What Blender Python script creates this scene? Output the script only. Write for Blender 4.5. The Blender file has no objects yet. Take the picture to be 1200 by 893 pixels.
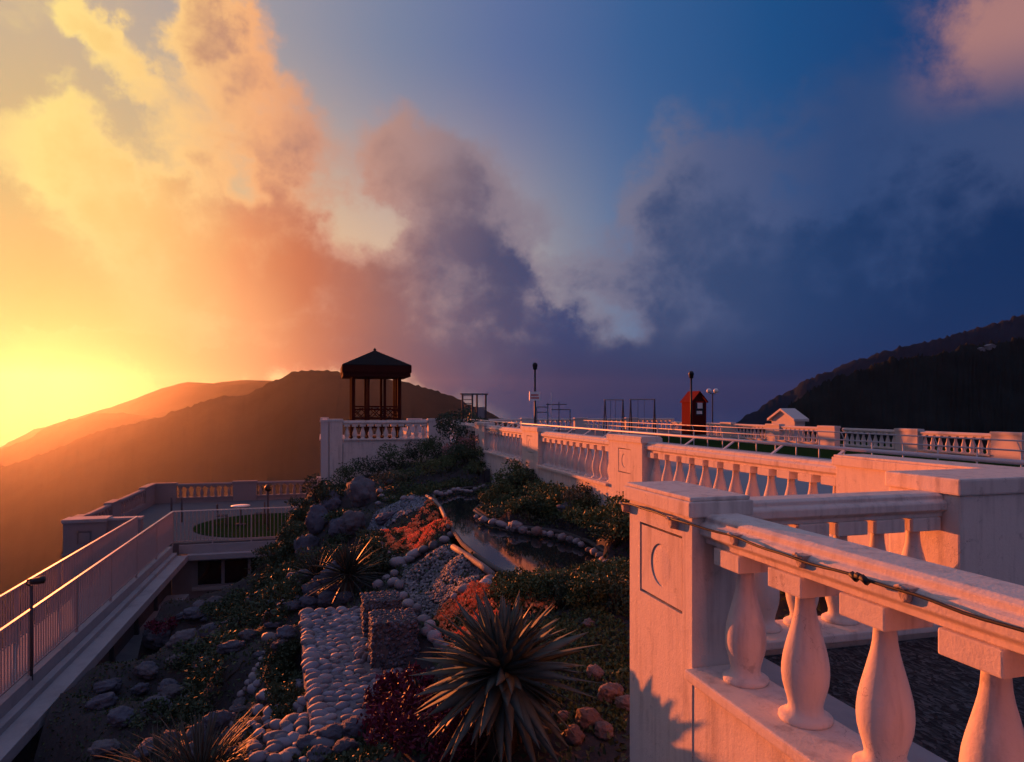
import bpy, bmesh, math, random
import numpy as np
from mathutils import Vector, noise as mnoise

# ------------------------------------------------------------------ camera, world, sun, exposure
SC = bpy.context.scene
S = 1.2                                   # layout unit -> metres
YAW = math.radians(15.5)                  # camera looks to the right of +Y
F = 800.0; HX = 600.0; HY = 478.0         # focal length and principal point of the photo (1200 x 893 px)
cam = bpy.data.cameras.new('camera'); camo = bpy.data.objects.new('camera', cam)
SC.collection.objects.link(camo); SC.camera = camo
cam.sensor_fit = 'HORIZONTAL'; cam.sensor_width = 36.0; cam.lens = 36.0 * F / 1200.0
cam.shift_y = (HY - 446.5) / 1200.0
cam.clip_start = 0.05; cam.clip_end = 20000
camo.location = (0, 0, 0); camo.rotation_euler = (math.radians(90), 0, -YAW)

SUN_AZ = -0.335; SUN_EL = math.radians(2.3)
EXPO = 1.3
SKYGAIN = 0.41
SC.view_settings.view_transform = 'Standard'; SC.view_settings.look = 'None'
SC.view_settings.exposure = EXPO; SC.view_settings.gamma = 1.0
SC.view_settings.use_curve_mapping = False
SC.cycles.use_denoising = True; SC.cycles.use_adaptive_sampling = True; SC.cycles.adaptive_threshold = 0.02
SC.cycles.max_bounces = 5; SC.cycles.diffuse_bounces = 3; SC.cycles.glossy_bounces = 3
SC.cycles.transmission_bounces = 3; SC.cycles.volume_bounces = 0; SC.cycles.transparent_max_bounces = 4
SC.cycles.sample_clamp_indirect = 4.0

sl = bpy.data.lights.new('sun', 'SUN'); sl.energy = 3.6; sl.angle = math.radians(0.6); sl.color = (1.0, 0.20, 0.045)
so = bpy.data.objects.new('sun', sl); SC.collection.objects.link(so)
sdir = Vector((math.sin(SUN_AZ)*math.cos(SUN_EL), math.cos(SUN_AZ)*math.cos(SUN_EL), math.sin(SUN_EL)))
so.rotation_euler = sdir.to_track_quat('Z', 'Y').to_euler(); so.location = (-20, 40, 30)

def lin(c):
    out = []
    for v in c[:3]:
        v = v/255.0
        out.append(v/12.92 if v <= 0.04045 else ((v+0.055)/1.055)**2.4)
    return tuple(out)

# ---- tiny node expression helper
class NT:
    def __init__(s, tree): s.t = tree
    def n(s, kind, **kw):
        nd = s.t.nodes.new(kind)
        for k, v in kw.items(): setattr(nd, k, v)
        return nd
    def put(s, sock, v):
        if isinstance(v, bpy.types.NodeSocket): s.t.links.new(v, sock)
        else: sock.default_value = v
    def m(s, op, a, b=0.0, c=0.0, clamp=False):
        nd = s.n('ShaderNodeMath', operation=op, use_clamp=clamp)
        s.put(nd.inputs[0], a); s.put(nd.inputs[1], b); s.put(nd.inputs[2], c)
        return nd.outputs[0]
    def vm(s, op, a, b=(0, 0, 0), scale=1.0):
        nd = s.n('ShaderNodeVectorMath', operation=op); s.put(nd.inputs[0], a); s.put(nd.inputs[1], b)
        if op == 'SCALE': s.put(nd.inputs[3], scale)
        return nd.outputs[1] if op in ('LENGTH', 'DOT_PRODUCT', 'DISTANCE') else nd.outputs[0]
    def xyz(s, x, y, z):
        nd = s.n('ShaderNodeCombineXYZ'); s.put(nd.inputs[0], x); s.put(nd.inputs[1], y); s.put(nd.inputs[2], z); return nd.outputs[0]
    def sep(s, v):
        nd = s.n('ShaderNodeSeparateXYZ'); s.put(nd.inputs[0], v); return nd.outputs
    def noise(s, v, scale, detail=4.0, rough=0.5, dist=0.0, col=False):
        nd = s.n('ShaderNodeTexNoise'); s.put(nd.inputs['Vector'], v)
        nd.inputs['Scale'].default_value = scale; nd.inputs['Detail'].default_value = detail
        nd.inputs['Roughness'].default_value = rough; nd.inputs['Distortion'].default_value = dist
        return nd.outputs['Color'] if col else nd.outputs['Fac']
    def ramp(s, fac, stops, interp='LINEAR'):
        nd = s.n('ShaderNodeValToRGB'); cr = nd.color_ramp; cr.interpolation = interp
        while len(cr.elements) > 1: cr.elements.remove(cr.elements[-1])
        cr.elements[0].position = stops[0][0]; cr.elements[0].color = (*stops[0][1], 1)
        for p, c in stops[1:]:
            e = cr.elements.new(p); e.color = (*c, 1)
        s.put(nd.inputs[0], fac); return nd.outputs[0]
    def mix(s, f, a, b, blend='MIX'):
        nd = s.n('ShaderNodeMix', data_type='RGBA', blend_type=blend)
        s.put(nd.inputs[0], f)
        s.put(nd.inputs[6], a if isinstance(a, bpy.types.NodeSocket) else (*a, 1))
        s.put(nd.inputs[7], b if isinstance(b, bpy.types.NodeSocket) else (*b, 1))
        return nd.outputs[2]
    def smooth(s, v, lo, hi, o0=0.0, o1=1.0):
        nd = s.n('ShaderNodeMapRange', interpolation_type='SMOOTHSTEP')
        s.put(nd.inputs[0], v)
        for i, q in enumerate((lo, hi, o0, o1)): s.put(nd.inputs[1+i], q)
        return nd.outputs[0]

def px_angles(px, py):
    a = (px - HX)/F; b = (HY - py)/F
    return YAW + math.atan(a), math.atan(b/math.sqrt(1+a*a))

def make_world():
    w = bpy.data.worlds.new('World'); SC.world = w; w.use_nodes = True
    t = w.node_tree; t.nodes.clear(); N = NT(t)
    out = N.n('ShaderNodeOutputWorld'); bg = N.n('ShaderNodeBackground')
    d = N.n('ShaderNodeTexCoord').outputs['Generated']
    d = N.vm('NORMALIZE', d)
    X, Y, Z = N.sep(d)
    az = N.m('ARCTAN2', X, Y); el = N.m('ARCSINE', Z)
    # warped direction for cloud edges
    wn = N.noise(d, 4.0, 6.0, 0.58, col=True)
    wv = N.vm('SCALE', N.vm('SUBTRACT', wn, (0.5, 0.5, 0.5)), scale=0.16)
    wn2 = N.noise(d, 13.0, 9.0, 0.66, col=True)
    wv2 = N.vm('SCALE', N.vm('SUBTRACT', wn2, (0.5, 0.5, 0.5)), scale=0.11)
    P = N.vm('ADD', N.vm('ADD', N.xyz(az, el, 0.0), wv), wv2)
    dz = N.m('ABSOLUTE', N.m('SUBTRACT', az, SUN_AZ))
    dz = N.m('MINIMUM', dz, N.m('SUBTRACT', 2*math.pi, dz))
    dzn = N.m('ADD', dz, N.m('MULTIPLY', N.m('SUBTRACT', N.noise(d, 3.0, 4.0), 0.5), 0.10))
    T = N.m('DIVIDE', dz, math.pi); TN = N.m('DIVIDE', dzn, math.pi)
    r = lambda L: [(p/math.pi, lin(c)) for p, c in L]
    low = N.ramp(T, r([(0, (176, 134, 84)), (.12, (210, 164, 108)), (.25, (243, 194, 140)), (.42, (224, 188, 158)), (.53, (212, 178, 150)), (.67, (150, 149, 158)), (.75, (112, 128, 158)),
                       (.86, (68, 100, 148)), (1.08, (24, 65, 118)), (1.4, (26, 62, 118)), (1.8, (52, 76, 128)), (2.4, (86, 100, 148)), (3.14, (102, 110, 154))]))  # sky and cloud ramps: unseen far ends brightened as fill for shaded faces
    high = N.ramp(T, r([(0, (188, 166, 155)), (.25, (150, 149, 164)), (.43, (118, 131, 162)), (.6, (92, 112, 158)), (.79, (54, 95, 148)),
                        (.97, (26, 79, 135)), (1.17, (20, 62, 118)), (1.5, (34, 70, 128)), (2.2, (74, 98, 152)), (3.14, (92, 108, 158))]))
    clear = N.mix(N.smooth(el, 0.12, 0.50), low, high)
    clear = N.mix(N.smooth(el, 0.60, 1.25, 0.0, 0.85), clear, lin((112, 138, 186)))      # overhead made paler as added fill for the garden
    # sun glow
    g = N.vm('LENGTH', N.vm('MULTIPLY', N.vm('SUBTRACT', N.xyz(az, el, 0.0), (SUN_AZ-0.03, 0.20, 0)), (3.3, 3.6, 0)))
    glow = N.m('POWER', 2.718, N.m('MULTIPLY', N.m('MULTIPLY', g, g), -1.0))
    clear = N.mix(N.m('MULTIPLY', glow, 0.5), clear, lin((255, 222, 134)))
    # physical sky underneath, a small share
    sk = N.n('ShaderNodeTexSky', sky_type='NISHITA'); sk.sun_disc = False
    sk.sun_elevation = SUN_EL; sk.sun_rotation = SUN_AZ; sk.altitude = 700; sk.dust_density = 3.0
    nis = N.vm('SCALE', sk.outputs[0], scale=0.06)
    clear = N.mix(0.05, clear, nis)
    # cloud masses: px, py, rx, ry, tilt, weight (placed by bearing and elevation)
    B = [(243, 38, 44, 44, 0, 1.0), (272, 95, 50, 62, -25, .9), (335, 160, 66, 62, -25, 1.0), (365, 215, 55, 60, 0, .7), (405, 250, 60, 60, 0, .40),
         (122, 40, 46, 26, -25, .85), (165, 85, 70, 34, -35, .8), (215, 140, 90, 40, -35, .55), (80, 150, 70, 24, 10, .35), (70, 100, 30, 14, 0, .4),
         (40, 170, 130, 40, 0, .62), (140, 215, 120, 60, -20, .85), (240, 262, 120, 70, 0, .95), (315, 310, 84, 86, 0, 1.1), (210, 330, 130, 76, 0, .62),
         (255, 200, 30, 24, 0, .5), (390, 350, 90, 60, 0, 1.0), (455, 345, 92, 62, 0, 1.05), (330, 405, 200, 34, 0, 1.0),
         (505, 200, 86, 62, -12, 1.1), (545, 262, 72, 70, 0, 1.0), (560, 320, 60, 60, 0, .85), (625, 240, 60, 34, -20, .5), (400, 140, 50, 40, 0, .3),
         (480, 325, 60, 46, 0, .7), (615, 340, 92, 60, 0, 1.05), (590, 392, 190, 50, 0, 1.15), (690, 310, 80, 30, -10, .5), (735, 365, 86, 56, 0, .8), (690, 380, 60, 40, 0, .6),
         (815, 235, 90, 72, 0, .95), (860, 300, 130, 88, 0, 1.0), (990, 215, 150, 130, 0, .75), (1080, 130, 130, 130, 30, .7), (1010, 345, 270, 105, 0, 1.15),
         (1180, 300, 150, 170, 0, 1.0), (1165, 36, 80, 62, -20, 1.0), (1195, 130, 60, 60, 0, .35),
         (150, 406, 160, 13, 2, 1.9), (240, 418, 150, 16, -3, 1.3), (330, 425, 180, 26, 0, .9), (820, 440, 430, 56, 0, 1.35)]
    acc = None
    for (px, py, rx, ry, rot, wgt) in B:
        a0, e0 = px_angles(px, py)
        k = math.cos(YAW - a0)**2              # plate scale: px -> rad
        sx = rx/F*k; sy = ry/F*math.sqrt(k)
        mp = N.n('ShaderNodeMapping', vector_type='TEXTURE'); N.put(mp.inputs[0], P)
        mp.inputs[1].default_value = (a0, e0, 0); mp.inputs[2].default_value = (0, 0, math.radians(rot)); mp.inputs[3].default_value = (sx, sy, 1)
        L = N.vm('LENGTH', mp.outputs[0])
        v = N.smooth(L, 0.30, 1.6, wgt, 0.0)
        acc = v if acc is None else N.m('MAXIMUM', N.m('MAXIMUM', acc, v), N.m('ADD', N.m('MULTIPLY', acc, .85), N.m('MULTIPLY', v, .55)))
    for (px, py, rx, ry, rot, wgt) in [(530, 372, 60, 46, 0, .45), (690, 345, 70, 24, -25, .55), (720, 392, 44, 20, 10, .6), (935, 248, 44, 24, 0, .5), (420, 262, 40, 50, 15, .5), (640, 290, 40, 26, 0, .4), (300, 225, 26, 34, 20, .4), (180, 180, 60, 18, -30, .35)]:
        a0, e0 = px_angles(px, py); k = math.cos(YAW - a0)**2
        mp = N.n('ShaderNodeMapping', vector_type='TEXTURE'); N.put(mp.inputs[0], P)
        mp.inputs[1].default_value = (a0, e0, 0); mp.inputs[2].default_value = (0, 0, math.radians(rot)); mp.inputs[3].default_value = (rx/F*k, ry/F*math.sqrt(k), 1)
        acc = N.m('SUBTRACT', acc, N.smooth(N.vm('LENGTH', mp.outputs[0]), 0.2, 1.7, wgt, 0.0))
    acc = N.m('MAXIMUM', acc, 0.0)
    # beyond the view the same kind of broken cloud goes on
    far = N.smooth(N.m('ABSOLUTE', N.m('SUBTRACT', az, YAW)), 0.72, 1.05)
    gen = N.smooth(N.m('ADD', N.noise(N.vm('MULTIPLY', d, (1, 1, 1.8)), 2.2, 6.0, 0.55), N.smooth(el, 0.5, -0.05, 0.0, 0.18)), 0.42, 0.68)
    acc = N.m('MAXIMUM', acc, N.m('MULTIPLY', far, gen))
    fn = N.noise(N.vm('MULTIPLY', d, (1, 1, 1.3)), 8.0, 12.0, 0.66, 0.3)
    dens = N.m('ADD', acc, N.m('ADD', N.m('MULTIPLY', N.m('SUBTRACT', fn, 0.5), 1.25), N.m('MULTIPLY', N.m('SUBTRACT', N.noise(N.vm('MULTIPLY', d, (1, 1, 1.2)), 4.2, 6.0, 0.6, 0.5), 0.5), 1.0)))
    mask = N.m('MULTIPLY', N.smooth(dens, 0.16, 0.82), N.smooth(dz, 0.7, 1.0, 1.0, 0.86))
    thick = N.smooth(dens, 0.35, 1.5)
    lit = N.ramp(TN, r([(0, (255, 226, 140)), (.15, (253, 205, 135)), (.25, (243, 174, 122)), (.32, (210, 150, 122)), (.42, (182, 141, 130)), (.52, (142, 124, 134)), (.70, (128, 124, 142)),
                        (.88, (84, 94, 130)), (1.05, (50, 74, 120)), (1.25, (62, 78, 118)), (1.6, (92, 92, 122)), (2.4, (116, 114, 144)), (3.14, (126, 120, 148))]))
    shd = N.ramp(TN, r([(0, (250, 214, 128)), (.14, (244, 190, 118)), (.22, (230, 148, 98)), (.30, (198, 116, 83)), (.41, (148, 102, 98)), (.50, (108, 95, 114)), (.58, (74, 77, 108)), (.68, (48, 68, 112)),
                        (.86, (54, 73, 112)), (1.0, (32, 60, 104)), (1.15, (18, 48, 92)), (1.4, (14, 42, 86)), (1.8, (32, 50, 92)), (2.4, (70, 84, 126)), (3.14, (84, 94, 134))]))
    lit = N.mix(N.m('MULTIPLY', N.smooth(el, 0.33, 0.43), N.smooth(dz, 1.10, 1.2)), lit, lin((180, 128, 120)))
    shd = N.mix(N.m('MULTIPLY', N.m('MULTIPLY', N.smooth(el, 0.20, 0.38), N.smooth(dz, 0.08, 0.22)), N.smooth(dz, 0.6, 0.45, 0.0, 0.75)), shd, lin((156, 126, 122)))
    up = N.m('MULTIPLY', N.smooth(el, 0.06, 0.42), N.smooth(dz, 0.25, 0.6, 0.35, 1.0))
    fine = N.noise(d, 11.0, 6.0, 0.6)
    sh = N.m('ADD', thick, N.m('MULTIPLY', N.m('SUBTRACT', fine, 0.5), 1.6))
    sh = N.m('SUBTRACT', sh, N.m('MULTIPLY', up, 0.62))
    col = N.mix(N.smooth(sh, -0.05, 0.9), lit, shd)
    band = N.ramp(T, r([(0, (238, 178, 108)), (.12, (220, 134, 90)), (.30, (178, 100, 78)), (.42, (108, 80, 90)), (.55, (48, 64, 100)), (.68, (13, 50, 92)), (1.1, (10, 42, 88)), (1.7, (22, 46, 88)), (3.14, (70, 70, 105))]))
    col = N.mix(N.smooth(el, 0.14, 0.02, 0.0, 0.9), col, band)
    near = N.vm('LENGTH', N.vm('MULTIPLY', N.vm('SUBTRACT', N.xyz(az, el, 0.0), (SUN_AZ, 0.06, 0)), (3.4, 6.5, 0)))
    thin = N.smooth(near, 0.35, 1.35, 0.35, 1.0)          # cloud is burnt thin round the sun
    sky = N.mix(N.m('MULTIPLY', mask, thin), clear, col)
    lowf = N.m('MULTIPLY', N.smooth(el, 0.085, 0.01), N.smooth(dz, 0.40, 0.62))
    sky = N.mix(N.m('MULTIPLY', lowf, 0.92), sky, band)
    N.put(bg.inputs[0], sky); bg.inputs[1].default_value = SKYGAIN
    t.links.new(bg.outputs[0], out.inputs[0])
    w.cycles.sampling_method = 'MANUAL'; w.cycles.sample_map_resolution = 1024
make_world()

# ------------------------------------------------------------------ helpers
RNG = random.Random(7)
COL = SC.collection
WL = {}                                    # world location (layout units) of every object's origin
def ray(px):
    a = (px-HX)/F
    return a*math.cos(YAW)+math.sin(YAW), math.cos(YAW)-a*math.sin(YAW)
def W(px, py, z):
    """photo pixel + known height -> x, y (layout units)"""
    D = -z*F/(py-HY); rx, ry = ray(px); return rx*D, ry*D, z
def WD(px, py, D):
    rx, ry = ray(px); return rx*D, ry*D, (HY-py)/F*D
def WY(px, y):
    """pixel column on the plane y"""
    rx, ry = ray(px); return rx/ry*y

def tag(o, label=None, cat=None, group=None, kind=None):
    if label: o['label'] = label
    if cat: o['category'] = cat
    if group: o['group'] = group
    if kind: o['kind'] = kind
    return o
def place(o, loc, parent=None):
    WL[o.name] = Vector(loc)
    if parent is not None:
        o.parent = parent; o.location = (Vector(loc) - WL[parent.name])*S
    else: o.location = Vector(loc)*S
def thing(name, loc, label, cat, group=None):
    o = bpy.data.objects.new(name, None); COL.objects.link(o); o.empty_display_size = 0.2
    place(o, loc); tag(o, label, cat, group); return o
def put(name, me, loc, parent=None, rot=None, scale=None):
    o = bpy.data.objects.new(name, me); COL.objects.link(o); place(o, loc, parent)
    if rot is not None: o.rotation_euler = rot
    if scale is not None: o.scale = (scale,)*3 if not hasattr(scale, '__len__') else scale
    return o

class MB:
    """collects shapes in layout units; build() links them as one mesh object"""
    def __init__(s): s.v = []; s.f = []; s.sm = []
    def add(s, verts, faces, smooth=False):
        b = len(s.v); s.v += [tuple(p) for p in verts]
        s.f += [tuple(b+i for i in f) for f in faces]; s.sm += [smooth]*len(faces); return s
    def box(s, x0, x1, y0, y1, z0, z1):
        v = [(x0, y0, z0), (x1, y0, z0), (x1, y1, z0), (x0, y1, z0), (x0, y0, z1), (x1, y0, z1), (x1, y1, z1), (x0, y1, z1)]
        return s.add(v, [(0, 3, 2, 1), (4, 5, 6, 7), (0, 1, 5, 4), (1, 2, 6, 5), (2, 3, 7, 6), (3, 0, 4, 7)])
    def obox(s, c, ax, ay, az):
        """oriented box: centre and three half vectors"""
        c, ax, ay, az = map(Vector, (c, ax, ay, az))
        v = [c+sx*ax+sy*ay+sz*az for sz in (-1, 1) for sx, sy in ((-1, -1), (1, -1), (1, 1), (-1, 1))]
        return s.add(v, [(0, 3, 2, 1), (4, 5, 6, 7), (0, 1, 5, 4), (1, 2, 6, 5), (2, 3, 7, 6), (3, 0, 4, 7)])
    def bar(s, p, q, w, h=None):
        p, q = Vector(p), Vector(q); d = q-p; L = d.length; d.normalize(); h = h or w
        up = Vector((0, 0, 1)) if abs(d.z) < .95 else Vector((1, 0, 0))
        side = d.cross(up).normalized(); up2 = side.cross(d)
        return s.obox((p+q)/2, d*(L/2), side*(w/2), up2*(h/2))
    def prism(s, prof, fn0, fn1, smooth=False):
        """profile polygon swept from fn0(p) to fn1(p)"""
        n = len(prof); v = [fn0(p) for p in prof]+[fn1(p) for p in prof]
        f = [(i, (i+1) % n, n+(i+1) % n, n+i) for i in range(n)]
        f += [tuple(range(n))[::-1], tuple(range(n, 2*n))]
        return s.add(v, f, smooth)
    def lathe(s, prof, c, seg=16, smooth=True, cap=True):
        cx, cy, cz = c; v = []; f = []; n = len(prof)
        for (r, z) in prof:
            for k in range(seg):
                a = 2*math.pi*k/seg; v.append((cx+r*math.cos(a), cy+r*math.sin(a), cz+z))
        for i in range(n-1):
            for k in range(seg):
                k2 = (k+1) % seg; f.append((i*seg+k, i*seg+k2, (i+1)*seg+k2, (i+1)*seg+k))
        if cap: f += [tuple(range(seg))[::-1], tuple((n-1)*seg+k for k in range(seg))]
        return s.add(v, f, smooth)
    def tube(s, pts, r, seg=6, smooth=True, closed=False):
        pts = [Vector(p) for p in pts]; n = len(pts); v = []; f = []
        for i, p in enumerate(pts):
            a = pts[i-1] if (i or closed) else p; b = pts[(i+1) % n] if (i < n-1 or closed) else p
            d = (b-a).normalized(); up = Vector((0, 0, 1)) if abs(d.z) < .95 else Vector((1, 0, 0))
            sd = d.cross(up).normalized(); u2 = sd.cross(d)
            rr = r[i] if hasattr(r, '__len__') else r
            for k in range(seg):
                t = 2*math.pi*k/seg; v.append(p+sd*(rr*math.cos(t))+u2*(rr*math.sin(t)))
        for i in range(n if closed else n-1):
            j = (i+1) % n
            for k in range(seg):
                k2 = (k+1) % seg; f.append((i*seg+k, i*seg+k2, j*seg+k2, j*seg+k))
        if not closed: f += [tuple(range(seg))[::-1], tuple((n-1)*seg+k for k in range(seg))]
        return s.add(v, f, smooth)
    def mesh(s, name, mat, origin, bevel=0.0, segs=2, recalc=True):
        me = bpy.data.meshes.new(name); o = Vector(origin)
        me.from_pydata([((Vector(p)-o)*S)[:] for p in s.v], [], s.f)
        me.polygons.foreach_set('use_smooth', s.sm)
        if bevel or recalc:
            bm = bmesh.new(); bm.from_mesh(me)
            if recalc: bmesh.ops.recalc_face_normals(bm, faces=bm.faces)
            if bevel:
                es = [e for e in bm.edges if len(e.link_faces) == 2 and e.calc_face_angle(0) > 0.6]
                bmesh.ops.bevel(bm, geom=es, offset=bevel*S, segments=segs, profile=0.6, affect='EDGES', clamp_overlap=True)
            bm.to_mesh(me); bm.free()
        me.materials.append(mat); me.update(); return me
    def build(s, name, mat, parent=None, origin=None, bevel=0.0, segs=2, recalc=True):
        A = np.array([tuple(p) for p in s.v])
        if origin is None:
            lo, hi = A.min(0), A.max(0); origin = ((lo[0]+hi[0])/2, (lo[1]+hi[1])/2, lo[2])
        return put(name, s.mesh(name, mat, origin, bevel, segs, recalc), origin, parent)

# ------------------------------------------------------------------ materials
MATS = {}
def mat(name, base, rough=0.8, var=0.12, vscale=3.0, bump=0.0, bscale=30.0, spec=0.3, dirt=None, dirt_scale=1.2, dirt_amt=0.5,
        rand=0.0, metallic=0.0, sub=0.0, hue2=None, streak=0.0):
    m = bpy.data.materials.new(name); m.use_nodes = True; t = m.node_tree; N = NT(t)
    b = t.nodes['Principled BSDF']; b.inputs['Roughness'].default_value = rough
    b.inputs['Specular IOR Level'].default_value = spec; b.inputs['Metallic'].default_value = metallic
    co = N.n('ShaderNodeTexCoord').outputs['Object']
    n1 = N.noise(co, vscale, 5.0, 0.6)
    k = N.m('ADD', 1.0-var, N.m('MULTIPLY', n1, 2*var))
    col = N.vm('SCALE', (*base,), scale=k)
    if hue2 is not None:
        col = N.mix(N.smooth(N.noise(co, vscale*1.7, 3.0), 0.42, 0.62), col, hue2)
    if rand or hue2 is not None and rand:
        oi = N.n('ShaderNodeObjectInfo').outputs['Random']
        col = N.vm('SCALE', col, scale=N.m('ADD', 1.0-rand, N.m('MULTIPLY', oi, 2*rand)))
    if dirt is not None:
        dn = N.noise(co, dirt_scale, 8.0, 0.68)
        if streak:
            st = N.noise(N.vm('MULTIPLY', co, (9.0, 9.0, 0.6)), 2.0, 4.0, 0.6)
            dn = N.m('ADD', N.m('MULTIPLY', dn, 1-streak), N.m('MULTIPLY', st, streak))
        col = N.mix(N.m('MULTIPLY', N.smooth(dn, 0.48, 0.74), dirt_amt), col, dirt)
    N.put(b.inputs['Base Color'], col)
    if bump:
        bp = N.n('ShaderNodeBump'); bp.inputs['Strength'].default_value = bump; bp.inputs['Distance'].default_value = 0.02
        hgt = N.m('ADD', N.noise(co, bscale, 4.0, 0.6), N.m('MULTIPLY', N.noise(co, bscale*.22, 3.0), 1.2))
        N.put(bp.inputs['Height'], hgt); N.put(b.inputs['Normal'], bp.outputs[0])
    if sub:
        b.inputs['Transmission Weight'].default_value = 0.0
    MATS[name] = m; return m

mat('stucco', (.74, .635, .55), .85, .09, 2.0, .14, 75, .15, dirt=(.36, .29, .25), dirt_scale=3.2, dirt_amt=.62, streak=.5)
def weathered(name):
    m = M_ = MATS[name]; t = m.node_tree; N = NT(t); b = t.nodes['Principled BSDF']
    old = b.inputs['Base Color'].links[0].from_socket
    po = N.n('ShaderNodeNewGeometry').outputs['Position']
    vo = N.n('ShaderNodeTexVoronoi', feature='DISTANCE_TO_EDGE'); vo.inputs['Scale'].default_value = 1.35
    N.put(vo.inputs['Vector'], N.vm('ADD', po, N.vm('SCALE', N.noise(po, 2.6, 6.0, 0.65, col=True), scale=.9)))
    crack = N.m('MULTIPLY', N.smooth(vo.outputs['Distance'], 0.0035, 0.0, 0.0, 0.75), N.smooth(N.noise(po, 1.1, 3.0), 0.46, 0.60))
    col = N.mix(crack, old, (.16, .11, .09))
    st = N.noise(N.vm('MULTIPLY', po, (7.0, 7.0, .55)), 1.6, 5.0, 0.6)
    col = N.mix(N.m('MULTIPLY', N.smooth(st, 0.50, 0.72), 0.42), col, (.33, .26, .22))
    bl = N.noise(po, 9.0, 6.0, 0.7)
    col = N.mix(N.m('MULTIPLY', N.smooth(bl, 0.60, 0.70), 0.45), col, (.30, .24, .21))
    N.put(b.inputs['Base Color'], col)
weathered('stucco')
mat('stucco_far', (.68, .59, .53), .9, .06, 1.0, 0, 30, .2, dirt=(.42, .38, .36), dirt_scale=1.0, dirt_amt=.35, streak=.4)
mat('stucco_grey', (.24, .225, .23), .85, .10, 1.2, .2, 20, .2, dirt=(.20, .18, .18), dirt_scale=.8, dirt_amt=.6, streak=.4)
mat('concrete', (.34, .35, .36), .85, .10, 1.2, .3, 25, .2, dirt=(.16, .16, .16), dirt_scale=.9, dirt_amt=.5)
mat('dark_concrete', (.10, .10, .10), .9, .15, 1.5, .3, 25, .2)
mat('gravel_floor', (.045, .05, .06), .9, .5, 14.0, .9, 45, .3)
mat('paving', (.30, .31, .33), .85, .15, 1.0, .2, 20, .2)
mat('dark_paving', (.13, .13, .14), .9, .15, 1.0, .2, 20, .1)
mat('cable', (.02, .018, .02), .6, .1)
mat('bracket', (.45, .36, .31), .8, .3, 20, .5, 60)
mat('pipe', (.62, .58, .56), .45, .08, 4, 0, 30, .5)
mat('rail_paint', (.40, .33, .32), .8, .08, 4, 0, 30, .1)
mat('black_metal', (.012, .012, .014), .5, .1, 4, 0, 30, .4)
mat('grey_metal', (.07, .07, .08), .9, .1, 4, 0, 30, .05)
mat('gazebo_wood', (.040, .012, .011), .95, .2, 6, .2, 30, .03)
mat('roof_tile', (.010, .008, .008), .95, .25, 8, .5, 30, .3)
mat('booth_red', (.17, .020, .018), .95, .12, 4, .1, 30, .03)
mat('booth_dark', (.08, .012, .012), .95, .12, 4, .1, 30, .03)
mat('sign_white', (.78, .76, .72), .5, .03)
mat('sign_red', (.55, .05, .03), .5, .05)
mat('globe', (.85, .84, .80), .3, .02)
mat('window_glass', (.012, .013, .016), .08, .05, 3, 0, 30, .5)
mat('lawn', (.022, .046, .014), 1.0, .35, 6.0, 0, 60, .0)
mat('soil', (.050, .049, .052), .95, .35, 4.0, .8, 30, .15)
mat('rock', (.115, .112, .125), .85, .30, 3.0, .9, 9, .25, dirt=(.06, .06, .065), dirt_scale=4, dirt_amt=.8, rand=.2)
mat('rock_blue', (.095, .105, .135), .85, .35, 4.0, .9, 9, .25, dirt=(.05, .05, .06), dirt_scale=5, dirt_amt=.8, rand=.2)
mat('pebble', (.25, .23, .245), .65, .18, 8.0, .25, 40, .3, rand=.35, dirt=(.22, .21, .23), dirt_scale=6, dirt_amt=.5)
mat('pebble_grey', (.19, .20, .24), .7, .2, 8.0, .25, 40, .3, rand=.4)
mat('gravel_blue', (.12, .13, .16), .8, .4, 9.0, .3, 40, .3, rand=.3)
mat('mortar', (.18, .178, .20), .9, .25, 7.0, .7, 40, .2)
mat('curb', (.20, .165, .155), .75, .15, 5, .4, 30, .3)
mat('foliage', (.075, .115, .044), .6, .35, 6.0, rand=.25)
mat('foliage_dark', (.048, .080, .040), .6, .35, 6.0, rand=.25)
mat('foliage_light', (.12, .15, .055), .6, .3, 6.0, rand=.2)
mat('foliage_grey', (.105, .12, .075), .65, .3, 6.0, rand=.2)
mat('agave', (.080, .108, .096), .6, .25, 5.0, .15, 30, .18, hue2=(.10, .125, .105), rand=.18)
mat('dry_leaf', (.16, .11, .07), .85, .3, 6.0, rand=.25)
mat('yucca', (.032, .042, .034), .55, .25, 5.0, rand=.2)
mat('grass_blade', (.055, .058, .042), .6, .3, 5.0, rand=.2)
mat('purple_leaf', (.10, .012, .035), .55, .4, 8.0, rand=.2)
mat('orange_flower', (.95, .34, .14), .7, .3, 9.0, rand=.15)
mat('pink_flower', (.45, .24, .24), .7, .3, 9.0, rand=.15)
mat('bark', (.05, .038, .03), .9, .3, 10, .6, 30)
mat('mountain', (.045, .040, .032), 1.0, .35, .010, 0, 30, .0)
mat('mountain_haze_tint', (.020, .032, .050), 1.0, .4, .03, 0, 30, .0)  # blue dusk haze painted into the forest colour, so the hill melts into sky
mat('boulder_pink', (.20, .145, .135), .8, .3, 5.0, .6, 14, .25, rand=.25, dirt=(.09, .07, .07), dirt_scale=5, dirt_amt=.7)
mat('mountain_dark', (.018, .025, .024), 1.0, .6, .05, 0, 30, .0)
mat('valley', (.035, .035, .028), 1.0, .4, .006, 0, 30, .0)
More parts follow.
